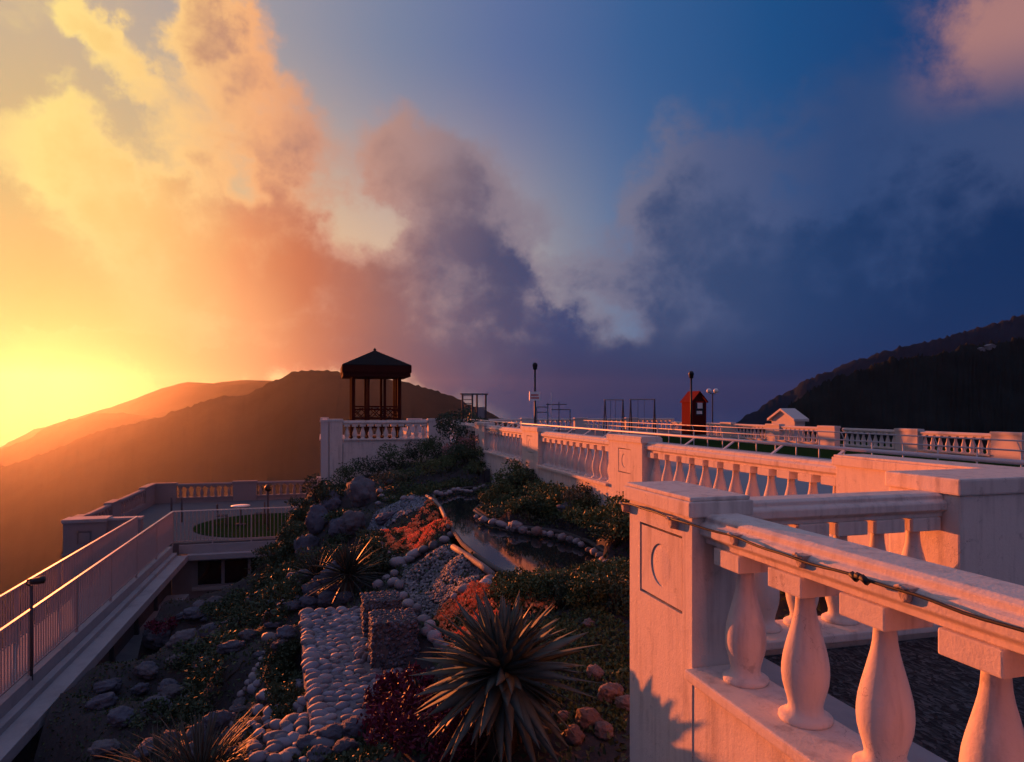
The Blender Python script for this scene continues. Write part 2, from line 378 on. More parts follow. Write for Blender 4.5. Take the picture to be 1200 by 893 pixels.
def water_mat():
    m = bpy.data.materials.new('pond_water'); m.use_nodes = True; t = m.node_tree; N = NT(t)
    b = t.nodes['Principled BSDF']; b.inputs['Base Color'].default_value = (.016, .020, .022, 1)
    b.inputs['Roughness'].default_value = .035; b.inputs['IOR'].default_value = 1.5; b.inputs['Specular IOR Level'].default_value = .8
    co = N.n('ShaderNodeTexCoord').outputs['Object']
    bp = N.n('ShaderNodeBump'); bp.inputs['Strength'].default_value = .02; bp.inputs['Distance'].default_value = .02
    N.put(bp.inputs['Height'], N.noise(co, 9, 3)); N.put(b.inputs['Normal'], bp.outputs[0]); MATS['water'] = m
water_mat()
M = MATS
# ------------------------------------------------------------------ far terrain and haze
def fbm(x, y, sc, oct=5):
    return mnoise.fractal(Vector((x*sc, y*sc, 3.7)), 1.0, 2.0, oct)
def interp(pts, x):
    if x <= pts[0][0]:
        return pts[0][1] + (x-pts[0][0])*(pts[1][1]-pts[0][1])/(pts[1][0]-pts[0][0])
    for (x0, y0), (x1, y1) in zip(pts, pts[1:]):
        if x <= x1: return y0+(y1-y0)*(x-x0)/(x1-x0)
    return pts[-1][1]
VALLEY = -300.0
def ridge(name, sil, depth, px0, px1, n, half, mname, rough=1.0, tree=0.0, rows=26):
    """mountain whose crest follows bearings/elevations; depth in metres along the view axis; slopes fall both ways to the valley"""
    vs = []; fs = []; tr = random.Random(5)
    for i in range(n+1):
        px = px0+(px1-px0)*i/n
        py = interp(sil, px); dd = depth(px) if callable(depth) else depth
        rx, ry = ray(px); hyp = math.hypot(rx, ry); ux, uy = rx/hyp, ry/hyp
        zc = (HY-py)/F*dd; r0 = dd*hyp
        for j in range(rows+1):
            v = -1+2*j/rows
            rr = r0+v*half
            x, y = ux*rr, uy*rr
            k = abs(v)
            h = zc+(VALLEY-zc)*(k**1.15)
            g = fbm(x, y, 1/260.0)*60*rough*min(1, k*5)*(1-k)
            h += g + fbm(x, y, 1/60.0)*5*rough*(1-k)
            if k < 1e-6: h = zc+fbm(x, y, 1/45.0)*2.2*rough*dd/2500.0
            if tree: h += tree*(tr.random()**2)+tree*.8*fbm(x, y, 1/14.0, 3)
            vs.append((x, y, h if 0 < j < rows else VALLEY-2))
    for i in range(n):
        for j in range(rows):
            a = i*(rows+1)+j; fs.append((a, a+rows+1, a+rows+2, a+1))
    me = bpy.data.meshes.new(name); me.from_pydata(vs, [], fs); me.materials.append(M[mname])
    me.polygons.foreach_set('use_smooth', [True]*len(fs)); me.update()
    o = bpy.data.objects.new(name, me); COL.objects.link(o); tag(o, kind='structure'); return o
C_S = [(-300, 610), (0, 524), (35, 507), (65, 496), (130, 477), (165, 465), (190, 455), (215, 448), (250, 449), (285, 445), (330, 447), (420, 460), (560, 500), (700, 530)]
B_S = [(-300, 640), (0, 527), (40, 512), (75, 498), (105, 487), (120, 484), (150, 485), (175, 488), (230, 500), (330, 530)]
A_S = [(-300, 660), (0, 550), (60, 528), (100, 511), (150, 498), (190, 489), (205, 482), (225, 477), (245, 467), (290, 463), (305, 455), (325, 445),
       (345, 436), (365, 434), (400, 437), (440, 442), (480, 449), (520, 462), (560, 478), (620, 505), (860, 560), (1100, 640)]
F_S = [(700, 640), (840, 510), (900, 472), (950, 444), (1000, 424), (1050, 410), (1100, 398), (1200, 370), (1320, 352), (1450, 360)]
E_S = [(740, 700), (860, 528), (925, 478), (945, 460), (985, 443), (1030, 428), (1060, 420), (1100, 413), (1150, 405), (1200, 397), (1350, 380), (1500, 390)]
ridge('far_hills', C_S, 2800, -500, 800, 130, 900, 'mountain')
ridge('middle_hills', B_S, 2050, -500, 420, 220, 750, 'mountain', 1.0, 3.0)
ridge('near_hills', A_S, 1250, -500, 1100, 420, 700, 'mountain', 1.0, 3.0, 30)
ridge('hazy_right_hill', F_S, 1100, 620, 1500, 300, 520, 'mountain_haze_tint', .9, 4.0, 40)
ridge('dark_right_hill', E_S, 480, 720, 1550, 520, 360, 'mountain_dark', .8, 3.2, 64)
def valley():
    n = 72; rings = [0, 30, 45, 70, 110, 170, 260, 400, 700, 1300, 2000, 3000, 4000]
    vs = [(0, 0, -9.0)]; fs = []
    for r in rings[1:]:
        for k in range(n):
            a = 2*math.pi*k/n; x, y = r*math.cos(a)*(.42 if math.cos(a) < 0 and r < 100 else 1)+8, r*math.sin(a)+22
            h = -9.5 if r <= 45 else max(VALLEY, -9.5-(r-45)*.82)
            h += fbm(x, y, 1/80.0)*min(12, max(0, r-45)*.12)
            if r > 500: h = VALLEY
            vs.append((x, y, h))
    for k in range(n): fs.append((0, 1+k, 1+(k+1) % n))
    for i in range(len(rings)-2):
        for k in range(n):
            a = 1+i*n+k; b = 1+i*n+(k+1) % n; fs.append((a, a+n, b+n, b))
    me = bpy.data.meshes.new('terrain'); me.from_pydata(vs, [], fs); me.materials.append(M['valley'])
    me.polygons.foreach_set('use_smooth', [True]*len(fs)); me.update()
    o = bpy.data.objects.new('terrain', me); COL.objects.link(o); tag(o, kind='structure')
valley()
def haze():
    m = bpy.data.materials.new('haze_air'); m.use_nodes = True; t = m.node_tree; t.nodes.clear()
    out = t.nodes.new('ShaderNodeOutputMaterial'); pv = t.nodes.new('ShaderNodeVolumePrincipled')
    pv.inputs['Color'].default_value = (.80, .90, 1.0, 1); pv.inputs['Density'].default_value = HAZE; pv.inputs['Anisotropy'].default_value = .84
    t.links.new(pv.outputs[0], out.inputs['Volume'])
    R = 4300/S; b = MB().box(-R, R, -R, R, (VALLEY-3)/S, 180/S)
    o = b.build('haze', m); o['kind'] = 'stuff'
HAZE = 0.0000245
haze()
# ------------------------------------------------------------------ balustrades and terraces
def bal_profile(h, r, lo=False):
    """turned baluster between ledge and top block: radius, height"""
    P = [(1.10, 0), (1.13, .012), (1.12, .035), (1.00, .050), (.82, .062), (.74, .085), (.72, .12), (.78, .17), (.88, .23), (.96, .29), (1.0, .36), (.99, .42),
         (.94, .49), (.85, .56), (.73, .64), (.61, .72), (.51, .79), (.44, .86), (.41, .93), (.40, 1.0)]
    if lo: P = [P[i] for i in (0, 2, 5, 7, 10, 13, 16, 19)]
    return [(a*r, z*h) for a, z in P]
_bm = {}
def bal_mesh(h, r, blk, blkw, seg, lo, m):
    """baluster column with its square top block in one low-detail mesh"""
    key = (round(h, 3), round(r, 3), seg, lo, m)
    if key not in _bm:
        b = MB().lathe(bal_profile(h, r, lo), (0, 0, 0), seg)
        if lo: b.box(-blkw, blkw, -blkw, blkw, h, h+blk)
        col = b.mesh('baluster', M[m], (0, 0, 0))
        blkm = None if lo else MB().box(-blkw, blkw, -blkw, blkw, h, h+blk).mesh('top_block', M[m], (0, 0, h), .006)
        _bm[key] = (col, blkm)
    return _bm[key]

def balustrade(label, axis, pos, runs, ptop, rtop, ledge, base, detail=0, m='stucco', group=None, peds=True, r=.080, thick=.26, loc=None, wallbase=True):
    """runs: ('ped', s0, s1[, panel]) / ('bal', s0, s1, n) / ('wall', s0, s1). axis 'y' runs along y at x=pos (outer face -x); 'x' runs along x at y=pos (outer face -y)"""
    T = (lambda s, t, z: (pos+t, s, z)) if axis == 'y' else (lambda s, t, z: (s, pos+t, z))
    def bx(b, s0, s1, t0, t1, z0, z1):
        p, q = T(s0, t0, z0), T(s1, t1, z1); return b.box(p[0], q[0], p[1], q[1], z0, z1)
    sm = (min(q[1] for q in runs)+max(q[2] for q in runs))/2
    o = thing('balustrade', T(sm, thick/2, base), label, 'balustrade', group)
    bev = .007 if detail == 2 else (.006 if detail == 1 else 0)
    mid = thick*.53
    for q in runs:
        if q[0] == 'ped':
            s0, s1 = q[1], q[2]; b = MB()
            c0 = ptop-.085; e = .001*len(WL) % .003
            panel = q[3] if len(q) > 3 else None
            if panel:
                # the outer face has a sunk panel with a raised frame line and a sunk round medallion
                a0, a1, pz0, pz1 = panel; g = .012
                for (u0, u1, w0, w1) in ((s0, a0, base, c0), (a1, s1, base, c0), (a0, a1, base, pz0), (a0, a1, pz1, c0)):
                    bx(b, u0, u1, 0, .05, w0, w1)
                bx(b, s0, s1, .05, thick, base, c0)
                body = b.build('pedestal', M[m], o)
                cs, cz = (a0+a1)/2, (pz0+pz1)/2; R = .098; n = 40
                # sunk panel field with a round hole, then the medallion disc deeper inside
                f = MB(); ring_o = []; ring_i = []
                angs = sorted([2*math.pi*k/36 for k in range(36)]+[q_ % (2*math.pi) for q_ in (math.atan2((pz1-pz0)/2-g, (a1-a0)/2-g), math.pi-math.atan2((pz1-pz0)/2-g, (a1-a0)/2-g), math.pi+math.atan2((pz1-pz0)/2-g, (a1-a0)/2-g), -math.atan2((pz1-pz0)/2-g, (a1-a0)/2-g))])
                for an in angs:
                    ca, sa = math.cos(an), math.sin(an)
                    hw, hh = (a1-a0)/2-g, (pz1-pz0)/2-g
                    tt = min(hw/abs(ca) if abs(ca) > 1e-6 else 9, hh/abs(sa) if abs(sa) > 1e-6 else 9)
                    ring_o.append((cs+ca*tt, cz+sa*tt)); ring_i.append((cs+ca*R, cz+sa*R))
                v = [T(s, .004, z) for s, z in ring_o]+[T(s, .004, z) for s, z in ring_i]+[T(s, .011, z) for s, z in ring_i]+[T(s, .05, z) for s, z in ring_o]
                fc = []
                for k in range(n):
                    k2 = (k+1) % n
                    fc += [(k, k2, n+k2, n+k), (n+k, n+k2, 2*n+k2, 2*n+k), (k2, k, 3*n+k, 3*n+k2)]
                f.add(v, fc); f.build('panel', M[m], body)
                d = MB(); rr = R*.86
                v = [T(cs+R*1.01*math.cos(2*math.pi*k/n), .0105, cz+R*1.01*math.sin(2*math.pi*k/n)) for k in range(n)]
                v += [T(cs+rr*math.cos(2*math.pi*k/n), .009, cz+rr*math.sin(2*math.pi*k/n)) for k in range(n)] + [T(cs, .004, cz)]
                d.add(v, [(k, (k+1) % n, n+(k+1) % n, n+k) for k in range(n)]+[(n+k, n+(k+1) % n, 2*n) for k in range(n)], True)
                d.build('medallion', M[m], body)
            else:
                bx(b, s0, s1, 0, thick, base, c0); body = b.build('pedestal', M[m], o, bevel=bev)
            c = MB(); bx(c, s0-.022, s1+.022, -.024, thick+.024, c0, ptop-.018); bx(c, s0-.012, s1+.012, -.014, thick+.014, ptop-.018, ptop)
            c.build('cap', M[m], body, bevel=bev)
        elif q[0] == 'wall':
            b = MB(); bx(b, q[1], q[2], 0, thick, base, ptop); b.build('parapet_wall', M[m], o, bevel=bev)
        else:
            s0, s1, n = q[1], q[2], q[3]
            if wallbase:
                b = MB(); bx(b, s0, s1, .004, thick-.004, base, ledge-.045); b.build('wall', M[m], o)
            b = MB(); bx(b, s0, s1, -.04, thick-.02, ledge-.045, ledge); b.build('ledge', M[m], o, bevel=.012 if detail == 2 else bev, segs=3)
            t0, t1 = mid-.085, mid+.085
            prof = [(t0+.02, rtop), (t1-.02, rtop), (t1-.005, rtop-.012), (t1-.005, rtop-.03), (t1+.015, rtop-.04), (t1+.015, rtop-.085), (t1-.01, rtop-.105), (t1-.01, rtop-.125),
                    (t0+.01, rtop-.125), (t0+.01, rtop-.105), (t0-.02, rtop-.085), (t0-.02, rtop-.05), (t0-.012, rtop-.04), (t0+.004, rtop-.032), (t0+.004, rtop-.012)]
            b = MB().prism(prof, lambda p: T(s0, p[0], p[1]), lambda p: T(s1, p[0], p[1])); b.build('handrail', M[m], o, bevel=.003 if detail == 2 else 0, segs=1)
            zb = rtop-.125; blk = .070; h = zb-blk-ledge
            seg, lo = ((28, False), (12, False), (8, True))[2-detail]
            cm, bm_ = bal_mesh(h, r, blk, r*1.12, seg, lo, m)
            step = (s1-s0)/n
            for k in range(n):
                ss = s0+(k+.5)*step
                bo = put('baluster', cm, T(ss, mid, ledge), o)
                if detail == 2: bo.rotation_euler = (0, 0, RNG.uniform(0, 6))
                if bm_:
                    tb = put('top_block', bm_, T(ss, mid, ledge+h), bo)
                    if detail == 2: tb.rotation_euler = (0, 0, -bo.rotation_euler.z)
    return o

PT, RT, LD = -.377, -.448, -1.095
# near run beside the camera: pedestal with medallion, then the run towards the viewer
NEAR = balustrade('white stucco balustrade with large peach balusters and a cable clipped along its handrail', 'y', 1.5,
           [('ped', 2.57, 3.175, (2.65, 3.06, -.895, -.557)), ('bal', .45, 2.57, 6), ('ped', -.15, .45)], PT, RT, LD, -3.0, detail=2)
def cable():
    b = MB(); pts = []; n = 60
    clips = [3.19, 2.70, 2.30, 1.92, 1.50, 1.06]
    for i in range(n+1):
        y = 3.19+(.3-3.19)*i/n
        sag = .003*math.sin(y*9)+.002*math.sin(y*23)
        x = 1.462 if y > 2.55 else 1.462+min(1, (2.55-y)/.25)*.045
        pts.append((x, y, -.478-.018*min(1, max(0, (2.6-y)/.4))+sag))
    b.tube(pts, .0048, 6); c = b.build('cable', M['cable'], NEAR)
    for y in clips:
        k = MB(); x = 1.487 if y > 2.55 else 1.535
        prof = [(-.022, 0), (.022, 0), (.014, -.028), (.002, -.042), (-.012, -.034)]
        k.prism(prof, lambda p: (x-.020, y+p[0], -.486+p[1]), lambda p: (x+.022, y+p[0]*1.2, -.484+p[1]*1.3))
        k.tube([(x-.028, y-.018, -.487), (x-.031, y, -.481), (x-.028, y+.018, -.487)], .006, 5)
        k.build('cable_clip', M['bracket'], c, bevel=.003)
    for y in (1.62, 1.64, 1.66):
        k = MB().tube([(1.502, y-.012, -.492+RNG.uniform(-.01, .01)), (1.500, y+.012, -.488)], .010, 5); k.build('cable_tie', M['cable'], c)
cable()
# cross run at the back of the small landing and the big end pier it meets
CROSS = balustrade('short white balustrade behind the landing, joining the medallion pedestal to a plain block pier', 'x', 2.80,
           [('bal', 1.76, 3.15, 6)], PT, RT, LD, -3.0, detail=2)
def pier():
    o = thing('block_pier', (3.8, 3.0, -3), 'massive plain white block pier with flat capped top at the landing corner', 'pier')
    MB().box(3.15, 4.26, 2.76, 3.22, -3.0, PT-.075).build('pier_body', M['stucco'], o, bevel=.012)
    MB().box(3.135, 4.275, 2.745, 3.235, PT-.075, PT+.012).build('cap', M['stucco'], o, bevel=.012)
pier()
MAIN = balustrade('long white terrace balustrade with medallion pedestals running back beside the garden hedge', 'y', 4.0,
           [('ped', 3.24, 4.62), ('bal', 4.62, 8.10, 12), ('ped', 8.10, 9.18, (8.44, 8.84, -.895, -.557)), ('bal', 9.18, 12.55, 11),
            ('ped', 12.55, 13.65, (12.9, 13.3, -.895, -.557)), ('bal', 13.65, 17.1, 11), ('ped', 17.1, 18.2), ('bal', 18.2, 21.55, 11)], PT, RT, LD, -2.7, detail=1)
def pipe_rail():
    b = MB(); b.tube([(4.33, y, -.352) for y in (3.0, 8, 13.5, 21.5)], .017, 8); pp = b.build('pipe_handrail', M['pipe'], MAIN)
    y = 4.9
    while y < 21:
        if not (8.0 < y < 9.3 or 12.5 < y < 13.7 or 17 < y < 18.3):
            MB().bar((4.33, y, -.365), (4.18, y-.02, -.455), .030, .012).build('bracket', M['pipe'], pp)
        y += .82
pipe_rail()

# gazebo platform
GZ = 22.0
PLAT = balustrade('white parapet wall with a short balustrade below the red gazebo', 'x', GZ,
           [('ped', .17, .60), ('bal', .62, 3.28, 11), ('ped', 3.30, 4.0)], -.345, -.40, -.98, -3.4, detail=1)
balustrade('narrow white side parapet of the gazebo platform seen almost edge on', 'y', -.06, [('ped', 22.0, 22.32), ('bal', 22.34, 26.6, 12), ('ped', 26.6, 27.2)], -.36, -.40, -.98, -3.4, detail=0, m='stucco_far')
fl = MB().box(.2, 4.25, 22.26, 30, -3.0, -1.15).build('platform_floor', M['paving']); tag(fl, kind='structure')
def gazebo():
    cx, cy = 1.83, 25.3; z0 = -1.15; D = 25.0; hw = .80
    o = thing('gazebo', (cx, cy, z0), 'small dark red gazebo with pyramid roof standing behind the white parapet', 'gazebo')
    ez = (HY-443)/F*D; ey = (HY-430)/F*D; az_ = (HY-411)/F*D
    MB().box(cx-hw-.1, cx+hw+.1, cy-hw-.1, cy+hw+.1, z0, z0+.12).build('floor', M['gazebo_wood'], o)
    for sx in (-1, 1):
        for sy in (-1, 1):
            MB().box(cx+sx*hw-.065, cx+sx*hw+.065, cy+sy*hw-.065, cy+sy*hw+.065, z0+.12, ez+.05).build('post', M['gazebo_wood'], o)
    for (dx, dy) in ((-.36, -1), (.36, -1), (-.36, 1), (.36, 1), (-1, .3), (1, .3)):
        MB().box(cx+dx*hw-.045, cx+dx*hw+.045, cy+dy*hw-.045, cy+dy*hw+.045, z0+.12, ez+.05).build('post', M['gazebo_wood'], o)
    for sy in (-1, 1):
        y = cy+sy*hw
        for z in (.02, .12, -.30, -.62): MB().box(cx-hw, cx+hw, y-.028, y+.028, z-.10, z-.05).build('rail_bar', M['gazebo_wood'], o)
        for k in range(5):
            x0 = cx-hw+.32*k; x1 = x0+.32
            MB().bar((x0, y, -.34), (x1, y, .0), .028).bar((x0, y, .0), (x1, y, -.34), .028).build('lattice_cross', M['gazebo_wood'], o)
    for sx in (-1, 1):
        x = cx+sx*hw
        for z in (.02, -.30, -.62): MB().box(x-.026, x+.026, cy-hw+.066, cy+hw-.066, z-.10, z-.05).build('rail_bar', M['gazebo_wood'], o)
        for k in range(5):
            y0 = cy-hw+.32*k; y1 = y0+.32
            MB().bar((x, y0, -.34), (x, y1, .0), .028).bar((x, y0, .0), (x, y1, -.34), .028).build('lattice_cross', M['gazebo_wood'], o)
    R = 1.16; q = 1.18
    MB().box(cx-R, cx+R, cy-R, cy+R, ez, ez+.14).box(cx-R-.03, cx+R+.03, cy-R-.03, cy+R+.03, ez+.14, ey-.02).build('fascia', M['gazebo_wood'], o, bevel=.01)
    b = MB(); n = 9
    for k in range(n):                      # courses of roof shingles stepping up to the apex
        a0 = q*(1-k/n); a1 = q*(1-(k+1)/n)+.012; z_0 = ey-.02+(az_-ey)*k/n; z_1 = ey-.02+(az_-ey)*(k+1)/n
        v = [(cx+sx*a0, cy+sy*a0, z_0) for sx, sy in ((-1, -1), (1, -1), (1, 1), (-1, 1))]+[(cx+sx*a0, cy+sy*a0, z_0+.022) for sx, sy in ((-1, -1), (1, -1), (1, 1), (-1, 1))]
        v += [(cx+sx*a1, cy+sy*a1, z_1+.022) for sx, sy in ((-1, -1), (1, -1), (1, 1), (-1, 1))]
        f = [(0, 1, 5, 4), (1, 2, 6, 5), (2, 3, 7, 6), (3, 0, 4, 7), (4, 5, 9, 8), (5, 6, 10, 9), (6, 7, 11, 10), (7, 4, 8, 11), (8, 9, 10, 11)]
        b.add(v, f)
    rf = b.build('roof', M['roof_tile'], o)
    MB().lathe([(.05, 0), (.06, .03), (.02, .07), (.0, .10)], (cx, cy, az_), 8).build('finial', M['roof_tile'], rf)
gazebo()

# small landing floor inside the near balustrade
def floor_mat():
    m = bpy.data.materials.new('landing_gravel'); m.use_nodes = True; N = NT(m.node_tree); b = m.node_tree.nodes['Principled BSDF']; b.inputs['Roughness'].default_value = .9; b.inputs['Specular IOR Level'].default_value = .15
    co = N.n('ShaderNodeTexCoord').outputs['Object']; v = N.vm('MULTIPLY', co, (1, .45, 1)); vo = N.n('ShaderNodeTexVoronoi'); vo.inputs['Scale'].default_value = 62; N.put(vo.inputs['Vector'], N.vm('ADD', v, N.vm('SCALE', N.noise(co, 6, 3, col=True), scale=.12)))
    c = N.sep(vo.outputs['Color'])[0]; c = N.m('POWER', c, 2.2)
    N.put(b.inputs['Base Color'], N.mix(c, (.022, .024, .027), (.12, .12, .125)))
    bp = N.n('ShaderNodeBump'); bp.inputs['Strength'].default_value = .8; bp.inputs['Distance'].default_value = .02; N.put(bp.inputs['Height'], vo.outputs['Distance']); N.put(b.inputs['Normal'], bp.outputs[0]); M['gravel_floor'] = m
floor_mat()
MB().box(1.74, 3.15, -1.5, 2.76, -1.9, -1.16).build('landing_floor', M['gravel_floor'])['kind'] = 'structure'
MB().box(1.745, 1.95, -1.5, 2.755, -1.16, -1.145).build('landing_edge_strip', M['concrete'])['kind'] = 'structure'
MB().box(3.152, 4.26, -1.5, 2.755, -1.9, -1.162).build('landing_floor', M['gravel_floor'])['kind'] = 'structure'

# upper terrace
MB().box(4.26, 12.0, 3.0, 44, -2.6, -1.25).build('terrace_paving', M['paving'])['kind'] = 'structure'
MB().box(12.0, 24.0, 8.0, 44, -2.6, -1.62).build('terrace_lawn', M['lawn'])['kind'] = 'structure'
yb = 36.0
runs = []; x = 4.3
while x < 19.2:
    runs += [('ped', x, x+.75), ('bal', x+.77, x+3.1, 8)]; x += 3.12
balustrade('distant white balustrade closing the back of the upper terrace behind the swing frames', 'x', yb, runs, -.55, -.60, -1.22, -2.6, detail=0, m='stucco_far')
runs = []
for y in (11.4, 15.1, 18.7, 22.6, 26.0, 29.7, 33.0):
    runs += [('ped', y, y+.95), ('bal', y+.97, y+(3.55 if y < 32 else 2.9), 9)]
balustrade('long white balustrade along the far lawn edge in front of the dark wooded hill', 'y', 19.5, runs, -.72, -.78, -1.42, -2.6, detail=0, m='stucco_far')
def tube_fence():
    o = thing('pipe_fence', (13, 20, -1.62), 'low pipe fence with two thin pale rails beyond the long balustrade', 'fence')
    MB().tube([(13, 7, -.64), (13, 33, -.64)], .016, 6).build('rail', M['pipe'], o)
    MB().tube([(13, 7, -.83), (13, 33, -.83)], .018, 6).build('rail', M['pipe'], o)
    for k in range(28):
        y = 7.3+k*.93
        MB().tube([(13.02, y, -1.70), (13.02, y, -.83)], .018, 6).bar((13.02, y, -.84), (12.98, y+.05, -.65), .018).build('post', M['pipe'], o)
tube_fence()

# far furniture of the upper terrace
def booth():
    D = 31.5; x0, y0, _ = WD(811, 478, D); z0 = -1.25
    w, d = .74, .95; x1 = x0+w; y1 = y0+d; ze = (HY-471)/F*D; zr = (HY-458.5)/F*D
    o = thing('red_booth', (x0+w/2, y0+d/2, z0), 'red wooden booth with gabled roof and small white window', 'booth')
    for k in range(5):
        a = y0+d*k/5; MB().box(x0, x0+.05, a, a+d/5-.008, z0, ze).build('plank', M['booth_red'], o)
    MB().box(x1-.05, x1, y0, y1, z0, ze).box(x0+.05, x1-.05, y1-.05, y1, z0, ze).build('wall', M['booth_red'], o)
    MB().box(x0+.05, x1-.05, y0+.02, y0+.06, z0, ze-.62).box(x0+.05, x0+.2, y0+.02, y0+.06, ze-.62, ze).box(x1-.12, x1-.05, y0+.02, y0+.06, ze-.62, ze).build('front_wall', M['booth_dark'], o)
    wn = MB().box(x0+.2, x1-.12, y0+.04, y0+.05, ze-.62, ze-.02).build('window', M['window_glass'], o)
    MB().box(x0+.30, x1-.18, y0+.03, y0+.04, ze-.30, ze-.04).box(x0+.26, x1-.2, y0+.03, y0+.04, ze-.56, ze-.42).build('window_notice', M['sign_white'], wn)
    xm = (x0+x1)/2; e = .06
    MB().prism([(x0, ze), (x1, ze), (xm, zr-.04)], lambda p: (p[0], y0+.03, p[1]), lambda p: (p[0], y0+.07, p[1])).build('gable', M['booth_dark'], o)
    rf = MB()
    for sx, xa in ((-1, x0-e), (1, x1+e)):
        rf.prism([(xa, ze-.03), (xm, zr-.03), (xm, zr+.02), (xa, ze+.02)], lambda p: (p[0], y0-.08, p[1]), lambda p: (p[0], y1+.05, p[1]))
    rf.build('roof', M['booth_red'], o)
booth()
def lamp_post(px, ytop, D, label, sign=False):
    x, y, zt = WD(px, ytop, D); z0 = -1.25
    o = thing('lamp_post', (x, y, z0), label, 'lamp post')
    k = D/18.0
    MB().lathe([(.07, 0), (.07, .08), (.035, .12)], (x, y, z0), 10).build('base', M['black_metal'], o)
    MB().tube([(x, y, z0), (x, y, zt-.10*k)], .026*k, 8).build('pole', M['black_metal'], o)
    MB().lathe([(.03*k, 0), (.055*k, .02), (.07*k, .12*k), (.075*k, .13*k), (.04*k, .19*k), (0.0, .2*k)], (x, y, zt-.17*k), 10).build('lamp_head', M['black_metal'], o)
    if sign:
        sx0, sx1 = x-.165, x+.12; zs0, zs1 = (HY-469.5)/F*D, (HY-459)/F*D
        s = MB().box(sx0, sx1, y-.055, y-.035, zs0, zs1).build('sign_plate', M['sign_white'], o)
        for (f0, f1, h) in ((.14, .86, .62), (.10, .90, .30)):       # two lines of red lettering, too small to read
            n = 7
            for i in range(n):
                a = sx0+(sx1-sx0)*(f0+(f1-f0)*i/n); b = a+(sx1-sx0)*(f1-f0)/n*.72; zz = zs0+(zs1-zs0)*h
                MB().box(a, b, y-.0585, y-.055, zz-.022, zz+.022).build('letter', M['sign_red'], s)
lamp_post(627, 426, 17.4, 'tall black lamp post carrying a small white sign with red letters', True)
lamp_post(810, 436, 29.5, 'slim black lamp post standing in front of the red booth')
def swing(px0, px1, py, D, label):
    o = thing('swing_frame', (*WD((px0+px1)/2, 478, D)[:2], -1.25), label, 'swing', 'pipe swing frames on the upper terrace')
    x0, y0, zt = WD(px0, py, D); x1, y1, _ = WD(px1, py, D)
    MB().tube([(x0-.06, y0, zt), (x1+.06, y1, zt)], .032, 6).build('top_bar', M['rail_paint'], o)
    for (x, y) in ((x0, y0), (x1, y1)):
        for s in (-1, 1):
            MB().tube([(x, y, zt), (x+s*.24, y+s*.35, -1.25)], .028, 6).build('leg', M['grey_metal'], o)
    for f in (.35, .65):
        x = x0+(x1-x0)*f; MB().tube([(x, y0, zt), (x, y0, -.85)], .010, 4).build('chain', M['grey_metal'], o)
    xa, xb = x0+(x1-x0)*.33, x0+(x1-x0)*.67
    MB().box(xa, xb, y0-.1, y0+.1, -.88, -.85).build('seat', M['gazebo_wood'], o)
swing(709, 730, 468.5, 33.5, 'narrower grey pipe swing frame in front of the distant balustrade')
swing(739, 767, 468.0, 33.0, 'wider grey pipe swing frame nearer the red booth')
def trellis():
    D = 30; x0, y0, zt = WD(542, 461, D); x1 = WD(571, 461, D)[0]
    o = thing('trellis_arbour', ((x0+x1)/2, y0, -1.25), 'dark lattice arbour at the far end of the long balustrade', 'arbour')
    for x in (x0, x0+(x1-x0)*.42, x0+(x1-x0)*.62, x1): MB().box(x-.035, x+.035, y0-.035, y0+.035, -1.25, zt).build('post', M['grey_metal'], o)
    for k in range(7):
        z = -.5+k*.17; MB().box(x0, x0+(x1-x0)*.42, y0-.05, y0-.036, z, z+.03).build('slat', M['grey_metal'], o)
    MB().box(x0-.1, x1+.1, y0-.06, y0+.06, zt-.06, zt).build('beam', M['grey_metal'], o)
    MB().lathe([(.02, 0), (.2, .15), (.24, .5), (.2, .85), (.06, 1.15), (.0, 1.2)], (x0+(x1-x0)*.52, y0+.5, -1.25), 9).build('potted_conifer', M['foliage_dark'], o)
    MB().box(x0+(x1-x0)*.62+.04, x1-.04, y0+.04, y0+.08, -1.25, zt-.6).build('panel', M['stucco_grey'], o)
trellis()
def climber():
    D = 32; o = thing('climbing_frame', (*WD(648, 478, D)[:2], -1.25), 'low grey climbing frame with stepped bars and a thin mast', 'climbing frame')
    for (a, b, y) in ((629, 642, 477), (629, 641, 483), (640, 664, 474), (646, 668, 480)):
        p = WD(a, y, D); q = WD(b, y, D); MB().tube([p, q], .02, 5).build('bar', M['grey_metal'], o)
    for (a, y) in ((629, 477), (642, 472), (655, 471), (668, 480)):
        p = WD(a, y, D); MB().tube([p, (p[0], p[1], -1.25)], .022, 5).build('leg', M['grey_metal'], o)
    p = WD(646, 460, D); MB().tube([p, (p[0], p[1], -1.25)], .018, 5).build('mast', M['pipe'], o)
climber()
def globes():
    D = 44; x, y, z = WD(835, 458, D)
    o = thing('globe_lamp', (x, y, -2.2), 'tall twin lamp with two round white globes behind the red booth', 'lamp')
    MB().tube([(x, y, -2.6), (x, y, z-.2)], .04, 6).tube([(x-.25, y, z-.12), (x, y, z-.2), (x+.25, y, z-.12)], .03, 5).build('pole', M['grey_metal'], o)
    for s in (-1, 1): MB().lathe([(.16*math.sin(math.pi*i/8)+.001, -.16*math.cos(math.pi*i/8)) for i in range(9)], (x+s*.25, y, z), 12).build('globe', M['globe'], o)
globes()
